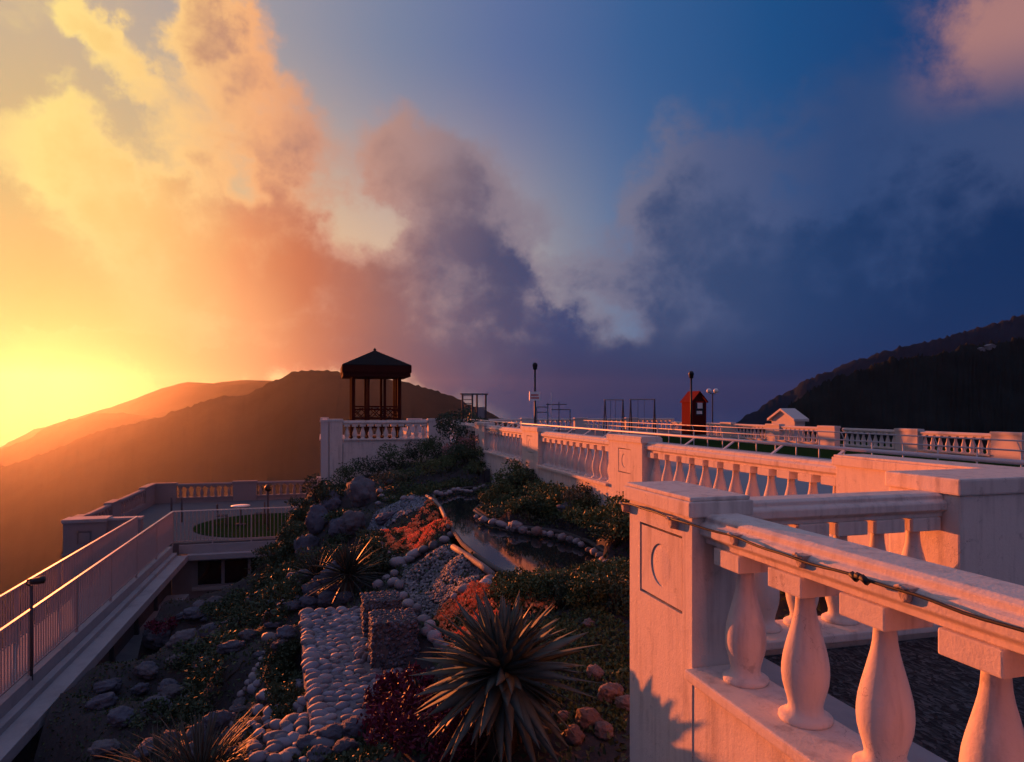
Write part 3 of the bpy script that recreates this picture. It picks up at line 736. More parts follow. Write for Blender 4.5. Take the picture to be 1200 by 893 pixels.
def stair_hut():
    X0 = 20.6; yc = 27.2
    o = thing('stair_hut', (X0+.8, yc, -2.6), 'small white gabled hut rising behind the far lawn balustrade', 'hut')
    D = X0*math.sin(YAW)+yc*math.cos(YAW); w = .82
    ze, zr = (HY-492)/F*D, (HY-481)/F*D
    MB().prism([(-w, -2.6), (w, -2.6), (w, ze), (0, zr), (-w, ze)], lambda p: (X0, yc+p[0], p[1]), lambda p: (X0+.55, yc+p[0], p[1])).build('wall', M['stucco_far'], o)
    r = MB()
    for s in (-1, 1):
        r.prism([(s*(w+.15), ze-.06), (0, zr+.0), (0, zr+.10), (s*(w+.15), ze+.05)], lambda p: (X0-.15, yc+p[0], p[1]), lambda p: (X0+.65, yc+p[0], p[1]))
    r.build('roof', M['stucco_far'], o)
stair_hut()

# ------------------------------------------------------------------ lower terrace on the left with catwalk
TZ = -4.28; TY = 23.6
XR2, XR1 = -4.56, -5.38
MB().box(-7.2, .2, TY, 33.7, TZ-.35, TZ).build('lower_terrace_floor', M['dark_paving'])['kind'] = 'structure'
def disc_lawn():
    cx, cy = -2.0, 26.6; rx, ry = 2.45, 2.6; n = 64
    v = [(cx+rx*math.cos(2*math.pi*k/n), cy+ry*math.sin(2*math.pi*k/n), TZ+.02) for k in range(n)]
    v += [(cx+rx*math.cos(2*math.pi*k/n), cy+ry*math.sin(2*math.pi*k/n), TZ-.01) for k in range(n)]
    MB().add(v, [tuple(range(n))]+[(k, n+k, n+(k+1) % n, (k+1) % n) for k in range(n)]).build('round_lawn', M['lawn'])['kind'] = 'structure'
disc_lawn()
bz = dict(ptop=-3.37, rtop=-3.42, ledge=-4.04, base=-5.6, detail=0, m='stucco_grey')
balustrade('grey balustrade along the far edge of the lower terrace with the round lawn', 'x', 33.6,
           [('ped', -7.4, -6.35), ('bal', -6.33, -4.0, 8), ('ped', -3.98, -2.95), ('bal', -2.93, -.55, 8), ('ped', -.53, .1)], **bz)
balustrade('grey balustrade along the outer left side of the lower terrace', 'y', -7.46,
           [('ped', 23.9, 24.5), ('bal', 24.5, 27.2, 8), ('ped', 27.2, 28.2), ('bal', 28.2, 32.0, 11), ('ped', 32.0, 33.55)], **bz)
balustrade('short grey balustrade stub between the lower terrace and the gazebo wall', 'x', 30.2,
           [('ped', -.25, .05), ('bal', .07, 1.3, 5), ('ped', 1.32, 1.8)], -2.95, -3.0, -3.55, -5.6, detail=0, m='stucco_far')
def corner_wall():
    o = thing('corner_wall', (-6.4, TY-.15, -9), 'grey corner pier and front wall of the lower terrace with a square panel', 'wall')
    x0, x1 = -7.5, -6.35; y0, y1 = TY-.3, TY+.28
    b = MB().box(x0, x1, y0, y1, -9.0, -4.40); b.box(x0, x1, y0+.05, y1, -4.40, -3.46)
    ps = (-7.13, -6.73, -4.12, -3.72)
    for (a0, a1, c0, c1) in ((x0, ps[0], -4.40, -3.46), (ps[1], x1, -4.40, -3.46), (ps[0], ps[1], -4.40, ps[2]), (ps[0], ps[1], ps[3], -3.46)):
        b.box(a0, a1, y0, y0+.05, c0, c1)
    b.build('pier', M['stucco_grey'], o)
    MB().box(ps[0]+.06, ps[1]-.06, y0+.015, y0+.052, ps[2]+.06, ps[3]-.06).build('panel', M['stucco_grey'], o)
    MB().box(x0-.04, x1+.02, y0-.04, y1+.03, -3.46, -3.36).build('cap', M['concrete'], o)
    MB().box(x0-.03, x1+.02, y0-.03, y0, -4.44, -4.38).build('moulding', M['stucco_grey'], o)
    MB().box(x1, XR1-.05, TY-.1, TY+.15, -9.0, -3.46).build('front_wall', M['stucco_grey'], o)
    MB().box(x1+.02, XR1-.03, TY-.14, TY+.19, -3.46, -3.39).build('coping', M['concrete'], o)
corner_wall()
def bar_fence(label, p, q, zt, zb, step, posts, group=None, top=.028):
    p, q = Vector(p), Vector(q); L = (q-p).length; n = int(L/step); d = (q-p)/L
    o = thing('railing', ((p.x+q.x)/2, (p.y+q.y)/2, zb), label, 'railing', group)
    MB().bar((*p.xy, zt), (*q.xy, zt), top*1.6, top).build('top_rail', M['pipe'], o)
    MB().bar((*p.xy, zb+.06), (*q.xy, zb+.06), top*1.2, top).build('bottom_rail', M['rail_paint'], o)
    b = MB()
    for k in range(n+1):
        c = p+d*(L*k/n); sd = Vector((-d.y, d.x)) ; w = .010
        cc = Vector((c.x, c.y)); dd = Vector((d.x, d.y))*w; ss = sd*w
        v = [(cc+a*dd+e*ss) for a, e in ((-1, -1), (1, -1), (1, 1), (-1, 1))]
        b.add([(t.x, t.y, z) for z in (zb+.06, zt) for t in v], [(0, 1, 5, 4), (1, 2, 6, 5), (2, 3, 7, 6), (3, 0, 4, 7)])
    bo = b.build('bars', M['rail_paint'], o, recalc=False); bo['kind'] = 'stuff'
    for k in range(posts+1):
        c = p+d*(L*k/posts); MB().box(c.x-.022, c.x+.022, c.y-.022, c.y+.022, zb-.08, zt).build('post', M['rail_paint'], o)
    return o
bar_fence('pale metal bar railing on the garden side of the long catwalk', (XR2, TY, 0), (XR2, 4.0, 0), -3.27, TZ, .105, 9)
bar_fence('pale metal bar railing on the valley side of the long catwalk', (XR1, 22.75, 0), (XR1, 4.0, 0), -3.27, TZ, .105, 9)
bar_fence('pale metal bar railing crossing in front of the round lawn', (XR2, TY+.02, 0), (.1, TY+.02, 0), -3.27, TZ, .115, 4)
MB().box(XR1-.1, XR2+.06, 3, TY-.3, TZ-.30, TZ-.03).build('catwalk_deck', M['concrete'])['kind'] = 'structure'
def eave():
    o = thing('roof_ledge', (-4.2, 13, -5), 'long pale concrete roof ledge below the catwalk railing', 'ledge')
    MB().box(XR2+.065, -4.05, 3, TY-.35, -4.78, -4.60).build('slab', M['concrete'], o, bevel=.01)
    MB().box(XR2+.07, XR2+.20, 3, TY-.36, -4.60, -4.50).build('upstand', M['concrete'], o, bevel=.006)
    MB().box(-4.10, .1, TY-.35, TY-.02, -4.78, -4.61).build('cross_slab', M['concrete'], o, bevel=.01)
    MB().box(XR2+.2, .1, TY-.10, TY-.015, -4.61, -4.33).build('fascia', M['concrete'], o)
eave()
def lower_building():
    o = thing('terrace_building', (-2, TY+.2, -6.5), 'grey lower storey with dark windows under the terrace slab', 'building')
    y = TY+.1; xa, xw0, xw1 = -4.6, -3.9, -1.5; z0, z1 = -6.4, -4.78; s0, s1 = -5.72, -4.86
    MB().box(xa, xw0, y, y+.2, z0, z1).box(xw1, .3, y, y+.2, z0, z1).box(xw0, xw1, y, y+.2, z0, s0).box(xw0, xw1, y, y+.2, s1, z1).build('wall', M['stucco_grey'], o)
    n = 3
    for k in range(n):
        a = xw0+(xw1-xw0)*k/n; b = xw0+(xw1-xw0)*(k+1)/n
        w = MB().box(a, a+.05, y+.02, y+.1, s0, s1).box(b-.05, b, y+.02, y+.1, s0, s1).box(a+.05, b-.05, y+.02, y+.1, s0, s0+.05).box(a+.05, b-.05, y+.02, y+.1, s1-.05, s1).build('window', M['stucco_grey'], o)
        MB().box(a+.05, b-.05, y+.05, y+.06, s0+.05, s1-.05).build('pane', M['window_glass'], w)
    MB().box(xw0-.1, xw1+.1, y-.12, y, s0-.10, s0).build('sill', M['concrete'], o)
    MB().box(-4.7, .2, y-.6, y, z0, z0+.22).build('plinth_ledge', M['concrete'], o)
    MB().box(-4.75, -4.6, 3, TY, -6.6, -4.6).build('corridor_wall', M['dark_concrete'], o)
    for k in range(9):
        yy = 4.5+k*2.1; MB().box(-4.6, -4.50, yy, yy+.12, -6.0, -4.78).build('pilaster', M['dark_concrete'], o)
    MB().box(-4.6, -3.98, 3, TY-.6, -6.2, -5.75).build('corridor_floor', M['concrete'], o)
lower_building()
def thin_post(px, py0, py1, z, label, name='post_lamp', head=True, D=None):
    x, y, _ = W(px, py1, z); zt = (HY-py0)/F*(-z*F/(py1-HY))
    o = thing(name, (x, y, z), label, 'lamp post')
    MB().tube([(x, y, z), (x, y, zt)], .035, 6).build('pole', M['grey_metal'], o)
    if head: MB().lathe([(.05, 0), (.11, .05), (.12, .14), (.03, .24), (0, .25)], (x, y, zt-.05), 10).build('lamp_head', M['black_metal'], o)
thin_post(314, 574, 622, TZ, 'slim lamp post with dark head inside the lawn railing')
thin_post(201, 583, 609, TZ, 'short plain post by the opening at the end of the catwalk', 'gate_post', False)
thin_post(213, 583, 612, TZ, 'taller plain post at the corner where catwalk and lawn railings meet', 'gate_post', False)
def spotlight():
    x, y = XR2+.05, W(37, 680, -3.0)[1]
    rx, ry = ray(37); y = ry/rx*x; D = x/rx
    zt = (HY-684)/F*D
    o = thing('floodlight', (x, y, TZ), 'black floodlight on a thin pole beside the catwalk railing', 'floodlight')
    MB().tube([(x, y, TZ-.1), (x, y, zt-.03)], .022, 6).build('pole', M['grey_metal'], o)
    MB().tube([(x-.02, y, zt-.03), (x-.07, y, zt), (x-.06, y, zt+.06), (x, y, zt+.07)], .018, 6).build('bracket', M['black_metal'], o)
    MB().lathe([(.03, -.13), (.065, -.11), (.09, .0), (.085, .06), (.0, .08)], (0, 0, 0), 12)
    h = MB(); h.lathe([(.025, 0), (.055, .02), (.075, .12), (.07, .2), (0, .21)], (0, 0, 0), 12)
    h.v = [(x+p[2]-.02, y+p[0], zt+.03+p[1]*.8+p[2]*.1) for p in h.v]; h.build('lamp_head', M['black_metal'], o)
spotlight()
def table():
    x, y, z = W(282, 592, -3.55)
    o = thing('garden_table', (x, y, TZ), 'round white garden table standing on the round lawn', 'table')
    MB().lathe([(.0, 0), (.30, 0), (.33, .02), (.33, .04), (0, .05)], (x, y, z-.05), 20).build('table_top', M['sign_white'], o)
    MB().tube([(x, y, TZ+.05), (x, y, z-.05)], .03, 8).build('pedestal', M['grey_metal'], o)
    MB().lathe([(.2, 0), (.19, .03), (.04, .06)], (x, y, TZ+.02), 12).build('base', M['grey_metal'], o)
    for i, (dx, dy, lb) in enumerate(((-.62, -.1, 'dark metal garden chair to the valley side of the white table'), (.66, .05, 'dark metal garden chair to the garden side of the white table'))):
        c = thing('garden_chair', (x+dx, y+dy, TZ), lb, 'chair'); cx, cy = x+dx, y+dy; s = 1 if dx > 0 else -1
        MB().box(cx-.18, cx+.18, cy-.18, cy+.18, TZ+.38, TZ+.41).build('seat', M['grey_metal'], c)
        for sx in (-1, 1):
            for sy in (-1, 1): MB().tube([(cx+sx*.16, cy+sy*.16, TZ+.02), (cx+sx*.16, cy+sy*.16, TZ+(.80 if sx == s else .38))], .013, 5).build('leg', M['grey_metal'], c)
        MB().box(cx+s*.16-.012, cx+s*.16+.012, cy-.16, cy+.16, TZ+.55, TZ+.80).build('backrest', M['grey_metal'], c)
table()
# ------------------------------------------------------------------ hillside garden: ground
POND_PX = [(508, 583), (522, 577), (548, 573), (575, 571), (596, 571), (588, 583), (566, 590), (556, 601), (572, 612), (598, 618), (630, 622), (660, 626), (690, 637),
           (716, 653), (700, 668), (650, 678), (600, 680), (578, 668), (560, 655), (542, 640), (528, 620), (517, 600)]
PZ = -1.95
POND = [W(px, py, PZ)[:2] for px, py in POND_PX]
def inside(poly, x, y):
    c = False; n = len(poly); j = n-1
    for i in range(n):
        xi, yi = poly[i]; xj, yj = poly[j]
        if (yi > y) != (yj > y) and x < (xj-xi)*(y-yi)/(yj-yi)+xi: c = not c
        j = i
    return c
CP = [(4, 3.5, -1.6), (4, 5, -1.5), (4, 6.5, -1.42), (4, 8, -1.36), (4, 10, -1.32), (4, 13, -1.3), (4, 16, -1.3), (4, 18, -1.3), (4, 21.5, -1.35), (3, 3.3, -1.85), (2.2, 3.4, -2.0), (1.5, 3.2, -2.12), (1.4, 2, -2.25),
      (0, 2, -2.5), (0, 0, -2.6), (1.3, 0, -2.4), (-1, 0, -3.2), (-1.5, 2.5, -3.4), (3, 21.5, -1.75), (1.5, 21.5, -2.1), (0.3, 21.5, -2.4), (3.4, 8, -1.6), (3.3, 11, -1.62), (3.3, 15, -1.6),
      (-.5, 14, -3.3), (-.3, 17, -3.0), (-.2, 20, -2.8), (-1.5, 15, -5.0), (-1.2, 19, -5.2), (-2.5, 18, -5.8), (-2.5, 13, -5.2), (-3.9, 10, -5.7), (-3.9, 16, -5.9), (-3.9, 5, -5.5), (-3.5, 3.5, -5.0),
      (-2.0, 22, -5.9), (-3.5, 22, -6.0), (2, 17, -1.9), (1, 18, -2.05), (3, 18, -1.7), (-3.9, 1, -5.5), (-3, 1, -4.6), (-2.4, 9, -4.4), (-2.2, 6.5, -4.0)]
CP += [W(*p) for p in [
    (512, 594, -1.97), (450, 628, -2.30), (468, 655, -2.38), (520, 630, -2.0), (480, 665, -2.36), (533, 642, -2.0), (570, 680, -2.02), (500, 728, -2.34), (475, 700, -2.42),
    (510, 738, -2.30), (580, 695, -2.02), (560, 750, -2.06), (600, 720, -2.05), (650, 740, -2.02), (590, 830, -2.12), (650, 830, -2.1), (700, 800, -2.06), (700, 720, -1.95),
    (480, 850, -2.45), (520, 885, -2.32), (430, 870, -2.6), (460, 790, -2.62),
    (362, 728, -2.66), (420, 722, -2.62), (470, 745, -2.62), (495, 790, -2.6), (440, 835, -2.66), (372, 868, -2.68), (366, 800, -2.67),
    (345, 745, -3.15), (340, 800, -3.25), (325, 875, -3.25), (300, 840, -3.4), (320, 760, -3.3),
    (300, 720, -3.8), (250, 705, -4.5), (240, 765, -4.3), (200, 830, -4.5), (160, 880, -4.6), (210, 750, -4.9), (250, 870, -4.0),
    (350, 692, -3.5), (420, 600, -2.35), (400, 650, -2.7), (430, 690, -2.66), (440, 640, -2.45), (640, 600, -1.75), (690, 615, -1.7), (600, 595, -1.85), (450, 590, -2.2), (500, 575, -2.0)]]
CP += [(x, y, -1.9) for x, y in POND[::2]]
CPA = np.array(CP)
def ground_base(xs, ys):
    d2 = (xs[..., None]-CPA[:, 0])**2+(ys[..., None]-CPA[:, 1])**2+.03
    w = d2**-1.9
    return (w*CPA[:, 2]).sum(-1)/w.sum(-1)
GX0, GX1, GY0, GY1, GS = -3.97, 3.97, -1.5, 21.97, .10
nx = int((GX1-GX0)/GS)+1; ny = int((GY1-GY0)/GS)+1
gxs = np.linspace(GX0, GX1, nx); gys = np.linspace(GY0, GY1, ny)
GG = ground_base(*np.meshgrid(gxs, gys, indexing='ij'))
for i in range(nx):
    for j in range(ny):
        GG[i, j] += .045*mnoise.fractal(Vector((gxs[i]*2.1, gys[j]*2.1, .3)), 1.0, 2.0, 4)*(2.2 if GG[i, j] < -3.2 else .8)
        if inside(POND, gxs[i], gys[j]): GG[i, j] = min(GG[i, j], PZ)-.25
def G(x, y):
    fx = min(max((x-GX0)/(GX1-GX0)*(nx-1), 0), nx-1.001); fy = min(max((y-GY0)/(GY1-GY0)*(ny-1), 0), ny-1.001)
    i, j = int(fx), int(fy); a, b = fx-i, fy-j
    return float((GG[i, j]*(1-a)+GG[i+1, j]*a)*(1-b)+(GG[i, j+1]*(1-a)+GG[i+1, j+1]*a)*b)
def hit(px, py):
    """where the view ray through a pixel meets the garden ground"""
    rx, ry = ray(px); rz = (HY-py)/F; D = 1.6
    while D < 24:
        x, y, z = rx*D, ry*D, rz*D
        if z <= G(x, y): return x, y, G(x, y), D
        D += .02
    return rx*20, ry*20, G(rx*20, ry*20), 20.0
def mesh_np(name, V, Q, m, smooth=False):
    me = bpy.data.meshes.new(name); V = np.asarray(V, dtype=np.float32)*S; Q = np.asarray(Q, dtype=np.int32)
    me.vertices.add(len(V)); me.vertices.foreach_set('co', V.ravel())
    k = Q.shape[1]; me.loops.add(Q.size); me.loops.foreach_set('vertex_index', Q.ravel())
    me.polygons.add(len(Q)); me.polygons.foreach_set('loop_start', np.arange(0, Q.size, k)); me.polygons.foreach_set('loop_total', np.full(len(Q), k))
    me.polygons.foreach_set('use_smooth', np.full(len(Q), smooth)); me.materials.append(m); me.update(calc_edges=True); me.validate(); return me
idx = np.arange(nx*ny).reshape(nx, ny)
XX, YY = np.meshgrid(gxs, gys, indexing='ij')
go = put('garden_ground', mesh_np('garden_ground', np.stack([XX.ravel(), YY.ravel(), GG.ravel()], 1),
         np.stack([idx[:-1, :-1].ravel(), idx[1:, :-1].ravel(), idx[1:, 1:].ravel(), idx[:-1, 1:].ravel()], 1), M['soil'], True), (0, 0, 0))
tag(go, kind='structure')

# ------------------------------------------------------------------ pond
n = len(POND)
wo = MB().add([(x, y, PZ) for x, y in POND], [tuple(range(n))]).build('pond_water', M['water']); tag(wo, kind='structure')
PD = thing('garden_pond', (*W(600, 630, PZ)[:2], PZ-.2), 'winding garden pond edging with pink concrete curb and rounded rim stones', 'pond')
NR = np.random.RandomState(11)
_st = {}
def stone_mesh(kind, k, m):
    key = (kind, k, m)
    if key not in _st:
        bm = bmesh.new(); bmesh.ops.create_icosphere(bm, subdivisions=2 if kind == 'pebble' else 4, radius=1)
        off = Vector((k*7.3, k*3.1, 1.7))
        for v in bm.verts:
            p = v.co.copy()
            if kind == 'pebble': v.co = p*(1+.20*mnoise.noise(p*1.0+off)+.06*mnoise.noise(p*2.6+off))
            else:
                d = mnoise.fractal(p*1.1+off, .9, 2.1, 3); rg = 1-abs(mnoise.fractal(p*2.3+off*2, .8, 2.2, 4))
                q = p*(1+.28*d)
                q = Vector([round(c*2.6)/2.6*.35+c*.65 for c in q])
                v.co = q*(1+.16*(rg-.7)+.05*mnoise.fractal(p*7+off, .8, 2.0, 3))
        me = bpy.data.meshes.new(kind); bm.to_mesh(me); bm.free(); me.materials.append(M[m])
        me.polygons.foreach_set('use_smooth', [True]*len(me.polygons)); _st[key] = me
    return _st[key]
def stone(name, px, py, rpx, parent=None, kind='pebble', m='pebble', flat=.75, sink=.35, asp=1.0, loc=None, r=None):
    if loc is None:
        x, y, z, D = hit(px, py); r = rpx/F*D
    else: x, y, z = loc
    o = put(name, stone_mesh(kind, NR.randint(6), m), (x, y, z+r*flat*(1-sink)), parent)
    o.scale = (r*S*asp*NR.uniform(.9, 1.1), r*S*NR.uniform(.85, 1.1), r*S*flat*NR.uniform(.9, 1.1)); o.rotation_euler = (NR.uniform(-.25, .25), NR.uniform(-.25, .25), NR.uniform(0, 6.28))
    return o
# concrete rim all round, just proud of the ground
rim = [Vector((x, y, PZ+.03)) for x, y in POND]
dense = []
for i in range(n):
    for k in range(4): dense.append(rim[i].lerp(rim[(i+1) % n], k/4))
MB().tube(dense, .035, 6, closed=True).build('rim', M['dark_concrete'], PD)
cb = [W(px, py, PZ+.055) for px, py in ((531, 641), (541, 647), (553, 655), (566, 664), (578, 674))]
MB().tube(cb, .040, 8).build('curb', M['curb'], PD)
cb = [W(px, py, PZ+.08) for px, py in ((500, 581), (508, 586), (516, 594), (521, 604), (525, 618))]
MB().tube(cb, .032, 8).build('curb', M['curb'], PD)
for (px, py, r) in [(558, 602, 4.5), (566, 606, 5), (578, 609, 5), (588, 611, 5.5), (595, 614, 3.5), (604, 615, 6), (613, 617, 4), (620, 619, 3), (629, 620, 6.5), (638, 620, 3.5), (645, 622, 6), (653, 623, 3.5),
                    (659, 626, 5.5), (668, 628, 5), (676, 630, 4), (681, 633, 5.5), (690, 639, 4), (696, 642, 6.5), (703, 645, 5), (707, 651, 6), (711, 655, 5), (700, 652, 5)]:
    x, y, _ = W(px, py, PZ+.12); stone('rim_stone', 0, 0, 0, PD, loc=(x, y, PZ+.03), r=r/F*(math.hypot(x, y))*NR.uniform(.75, 1.25), sink=.15, asp=NR.uniform(.85, 1.5), kind='pebble' if NR.rand() < .7 else 'rock', m='pebble' if NR.rand() < .75 else 'boulder_pink')
for k in range(18):
    px = 512+k*5.0; py = 579-k*.55+2*math.sin(k); x, y, _ = W(px, py-1, PZ+.08); stone('rim_stone', 0, 0, 0, PD, loc=(x, y, PZ+.04), r=.05+.03*NR.rand(), m='pebble', sink=.2)
# inner dark shelf of the peninsula bank
# ------------------------------------------------------------------ flower beds and gravel
def sample_poly(poly_px, n):
    P = [hit(*p)[:2] for p in poly_px]; xs = [p[0] for p in P]; ys = [p[1] for p in P]; out = []
    while len(out) < n:
        x, y = NR.uniform(min(xs), max(xs)), NR.uniform(min(ys), max(ys))
        if inside(P, x, y): out.append((x, y, G(x, y)))
    return out
LEAF = np.array([[0, 0, 0], [-.5, .45, .10], [0, 1, -.05], [.5, .45, .10]])
def rot_rand(n, up=0.0):
    """random frames; up pulls the leaf direction skyward"""
    d = NR.normal(size=(n, 3)); d[:, 2] += up; d /= np.linalg.norm(d, axis=1, keepdims=True)
    h = NR.normal(size=(n, 3)); s = np.cross(d, h); s /= np.linalg.norm(s, axis=1, keepdims=True); u = np.cross(s, d)
    return s, d, u
def leaves(pos, size, width=.55, up=.6, jit=.35):
    pos = np.asarray(pos, dtype=float); n = len(pos); s, d, u = rot_rand(n, up)
    sz = size*NR.uniform(1-jit, 1+jit, size=(n, 1, 1))
    L = LEAF[None]*sz
    V = pos[:, None, :]+L[..., 0:1]*width*s[:, None]+L[..., 1:2]*d[:, None]+L[..., 2:3]*u[:, None]
    Q = np.arange(n*4).reshape(n, 4); return V.reshape(-1, 3), Q
def leaf_obj(name, pos, size, m, parent=None, origin=(0, 0, 0), stuff=False, **kw):
    V, Q = leaves(pos, size, **kw); V = V-np.array(origin)
    o = put(name, mesh_np(name, V, Q, M[m]), origin, parent)
    if stuff: o['kind'] = 'stuff'
    return o
def bed(label, poly, name, cat, nfl, stones, m='orange_flower'):
    c = hit(sum(p[0] for p in poly)/len(poly), sum(p[1] for p in poly)/len(poly))
    o = thing(name, c[:3], label, cat)
    P = sample_poly(poly, nfl)
    g = np.array([(x, y, z+NR.uniform(.0, .07)) for x, y, z in P])
    leaf_obj('greenery', g, .055, 'foliage', o, c[:3], True, up=1.0)
    # flowers in loose tufts, so that green shows between them
    C = sample_poly(poly, max(30, nfl//14)); fl = []
    for k in range(nfl*3):
        x, y, z = C[NR.randint(len(C))]; dx, dy = NR.normal(size=2)*.045
        fl.append((x+dx, y+dy, G(x+dx, y+dy)+.075+.03*NR.rand()-6*(dx*dx+dy*dy)))
    leaf_obj('flowers', fl, .036, m, o, c[:3], True, width=.95, up=1.3)
    for s in stones:
        stone('edging_stone', s[0], s[1], s[2], o, sink=.3, asp=s[3] if len(s) > 3 else 1.0, m=s[4] if len(s) > 4 else 'pebble')
    return o
bed('bright orange flower bed ringed with small stones at the head of the gravel slope', [(451, 628), (468, 613), (492, 602), (513, 593), (522, 603), (527, 622), (512, 634), (488, 650), (468, 654), (455, 643)], 'flower_bed', 'flower bed', 1500,
    [(451, 622, 3), (447, 628, 4.5), (446, 634, 4.5), (446, 641, 5), (449, 647, 5), (454, 652, 5), (460, 657, 5), (467, 663, 8, 1.3), (478, 659, 7, 1.3), (487, 654, 8, 1.5), (497, 649, 7, 1.3), (508, 643, 7, 1.3, 'rock'), (521, 636, 6),
     (529, 630, 5.5), (462, 612, 3), (476, 604, 3), (490, 597, 3), (503, 592, 3), (433, 633, 6)])
bed('lower orange flower bed held by a low curved stone wall behind the agave', [(508, 738), (516, 722), (532, 708), (550, 697), (578, 690), (592, 700), (590, 735), (575, 762), (545, 765), (525, 755)], 'flower_bed', 'flower bed', 1500,
    [(496, 731, 8), (504, 738, 8), (500, 745, 8), (509, 752, 9), (515, 760, 9), (523, 766, 9), (531, 772, 9), (540, 778, 8), (547, 697, 9, 1.4), (569, 690, 9, 1.3), (574, 683, 8), (533, 704, 6)])
bed('thin orange flower strip glowing behind the agave leaves', [(590, 690), (612, 700), (640, 700), (655, 712), (640, 720), (600, 716)], 'flower_bed', 'flower bed', 260, [])
def gravel(label, poly, name, n, r, m, stones=()):
    c = hit(sum(p[0] for p in poly)/len(poly), sum(p[1] for p in poly)/len(poly)); o = thing(name, c[:3], label, 'gravel bed')
    P = np.array(sample_poly(poly, n)); bm = bmesh.new(); bmesh.ops.create_icosphere(bm, subdivisions=1, radius=1)
    bv = np.array([v.co[:] for v in bm.verts]); bf = np.array([[v.index for v in f.verts] for f in bm.faces]); bm.free()
    sc = r*NR.uniform(.5, 1.25, size=(n, 1, 3)); V = bv[None]*sc
    a = NR.uniform(0, 6.28, n); ca, sa = np.cos(a)[:, None], np.sin(a)[:, None]
    V = np.stack([V[..., 0]*ca-V[..., 1]*sa, V[..., 0]*sa+V[..., 1]*ca, V[..., 2]*.8], -1)
    V += P[:, None, :]+np.array([0, 0, r*.3])-np.array(c[:3])
    Q = (bf[None]+(np.arange(n)*len(bv))[:, None, None]).reshape(-1, 3)
    g = put('loose_stones', mesh_np('loose_stones', V.reshape(-1, 3), Q, M[m], True), c[:3], o); g['kind'] = 'stuff'
    for s in stones: stone('edging_stone', s[0], s[1], s[2], o, sink=.25, asp=s[3] if len(s) > 3 else 1.0)
    return o
def speckle(name, lo, hi, sc):
    m = bpy.data.materials.new(name); m.use_nodes = True; N = NT(m.node_tree); b = m.node_tree.nodes['Principled BSDF']; b.inputs['Roughness'].default_value = .75
    co = N.n('ShaderNodeTexCoord').outputs['Object']; vo = N.n('ShaderNodeTexVoronoi'); vo.inputs['Scale'].default_value = sc; N.put(vo.inputs['Vector'], co)
    N.put(b.inputs['Base Color'], N.mix(N.sep(vo.outputs['Color'])[0], lo, hi)); M[name] = m
speckle('gravel_mix', (.05, .055, .07), (.26, .25, .26), 22.0)
speckle('slate_mix', (.022, .028, .040), (.12, .135, .165), 30.0)
speckle('gravel_mix_blue', (.045, .056, .078), (.22, .25, .30), 26.0)
gravel('sloping bed of small blue grey gravel between the two orange flower beds', [(472, 664), (500, 650), (522, 640), (534, 643), (556, 660), (572, 678), (548, 692), (522, 706), (502, 728), (484, 715), (472, 690)], 'gravel_bed', 2600, .030, 'gravel_mix',
       [(462, 676, 6), (461, 687, 8), (468, 690, 7), (472, 703, 7), (478, 714, 9, 1.4), (488, 717, 7), (453, 680, 5), (443, 690, 8)])
gravel('dark bluish pebble slope beside the grey boulder above the flower bed', [(428, 630), (438, 606), (460, 592), (490, 583), (507, 588), (490, 600), (462, 612), (444, 626)], 'gravel_bed', 1500, .036, 'gravel_mix_blue',
       [(447, 584, 4), (452, 588, 4.5), (462, 587, 4.5), (473, 587, 4.5), (482, 586, 4), (445, 578, 4), (443, 592, 3.5)])

# ------------------------------------------------------------------ pebble pavement and pebble-faced blocks
PVZ = -2.60
pv_px = [(352, 716), (424, 712), (506, 772), (512, 800), (470, 826), (438, 850), (400, 868), (366, 884)]
pv = [W(px, py, PVZ)[:2] for px, py in pv_px]
PAV = thing('pebble_pavement', (*W(420, 790, PVZ)[:2], PVZ-.3), 'raised pavement set with rows of rounded pebbles beside the two square blocks', 'pavement')
k = len(pv)
MB().add([(x, y, PVZ) for x, y in pv]+[(x, y, PVZ-.45) for x, y in pv], [tuple(range(k))]+[(i, k+i, k+(i+1) % k, (i+1) % k) for i in range(k)]).build('mortar_bed', M['mortar'], PAV)
blocks_px = [(446, 748, .40, .42), (461, 784, .44, .46)]
blk = []
for (px, py, w, h) in blocks_px:
    x, y, _ = W(px, py, PVZ); blk.append((x+.02, y+w/2, w, h))
xs = [p[0] for p in pv]; x0 = min(xs)
cnt = 0
ux = W(366, 880, PVZ); vx = W(353, 718, PVZ); row_dir = Vector((vx[0]-ux[0], vx[1]-ux[1])).normalized(); row_n = Vector((row_dir.y, -row_dir.x))
rest = []
for r_ in range(15):
    s = 0.0
    while s < 4.3:
        big = (r_ == 0)
        rad = (.060 if big else .046)*NR.uniform(.65, 1.4)
        p = Vector(ux[:2])-row_dir*.25+row_dir*s+row_n*(.06+r_*.115+NR.normal()*(.012 if big else .022))
        s += rad*(1.8 if big else 2.05)+NR.uniform(0, .03)
        if not inside(pv, p.x, p.y): continue
        if any(abs(p.x-bx_) < w/2+.02 and abs(p.y-by_) < w/2+.02 for bx_, by_, w, h in blk): continue
        rest.append((p.x, p.y, rad))
rest.sort(key=lambda q: math.hypot(q[0], q[1])/q[2])           # the ones that show largest come first
for (x, y, rad) in rest[:300]:
    o = put('pebble', stone_mesh('pebble', NR.randint(6), 'pebble' if NR.rand() < .45 else 'pebble_grey'), (x, y, PVZ+rad*.06), PAV)
    o.scale = (rad*1.25*S, rad*.85*S, rad*.62*S); o.rotation_euler = (NR.uniform(-.25, .25), NR.uniform(-.25, .25), math.atan2(row_n.y, row_n.x)+NR.normal()*.35)
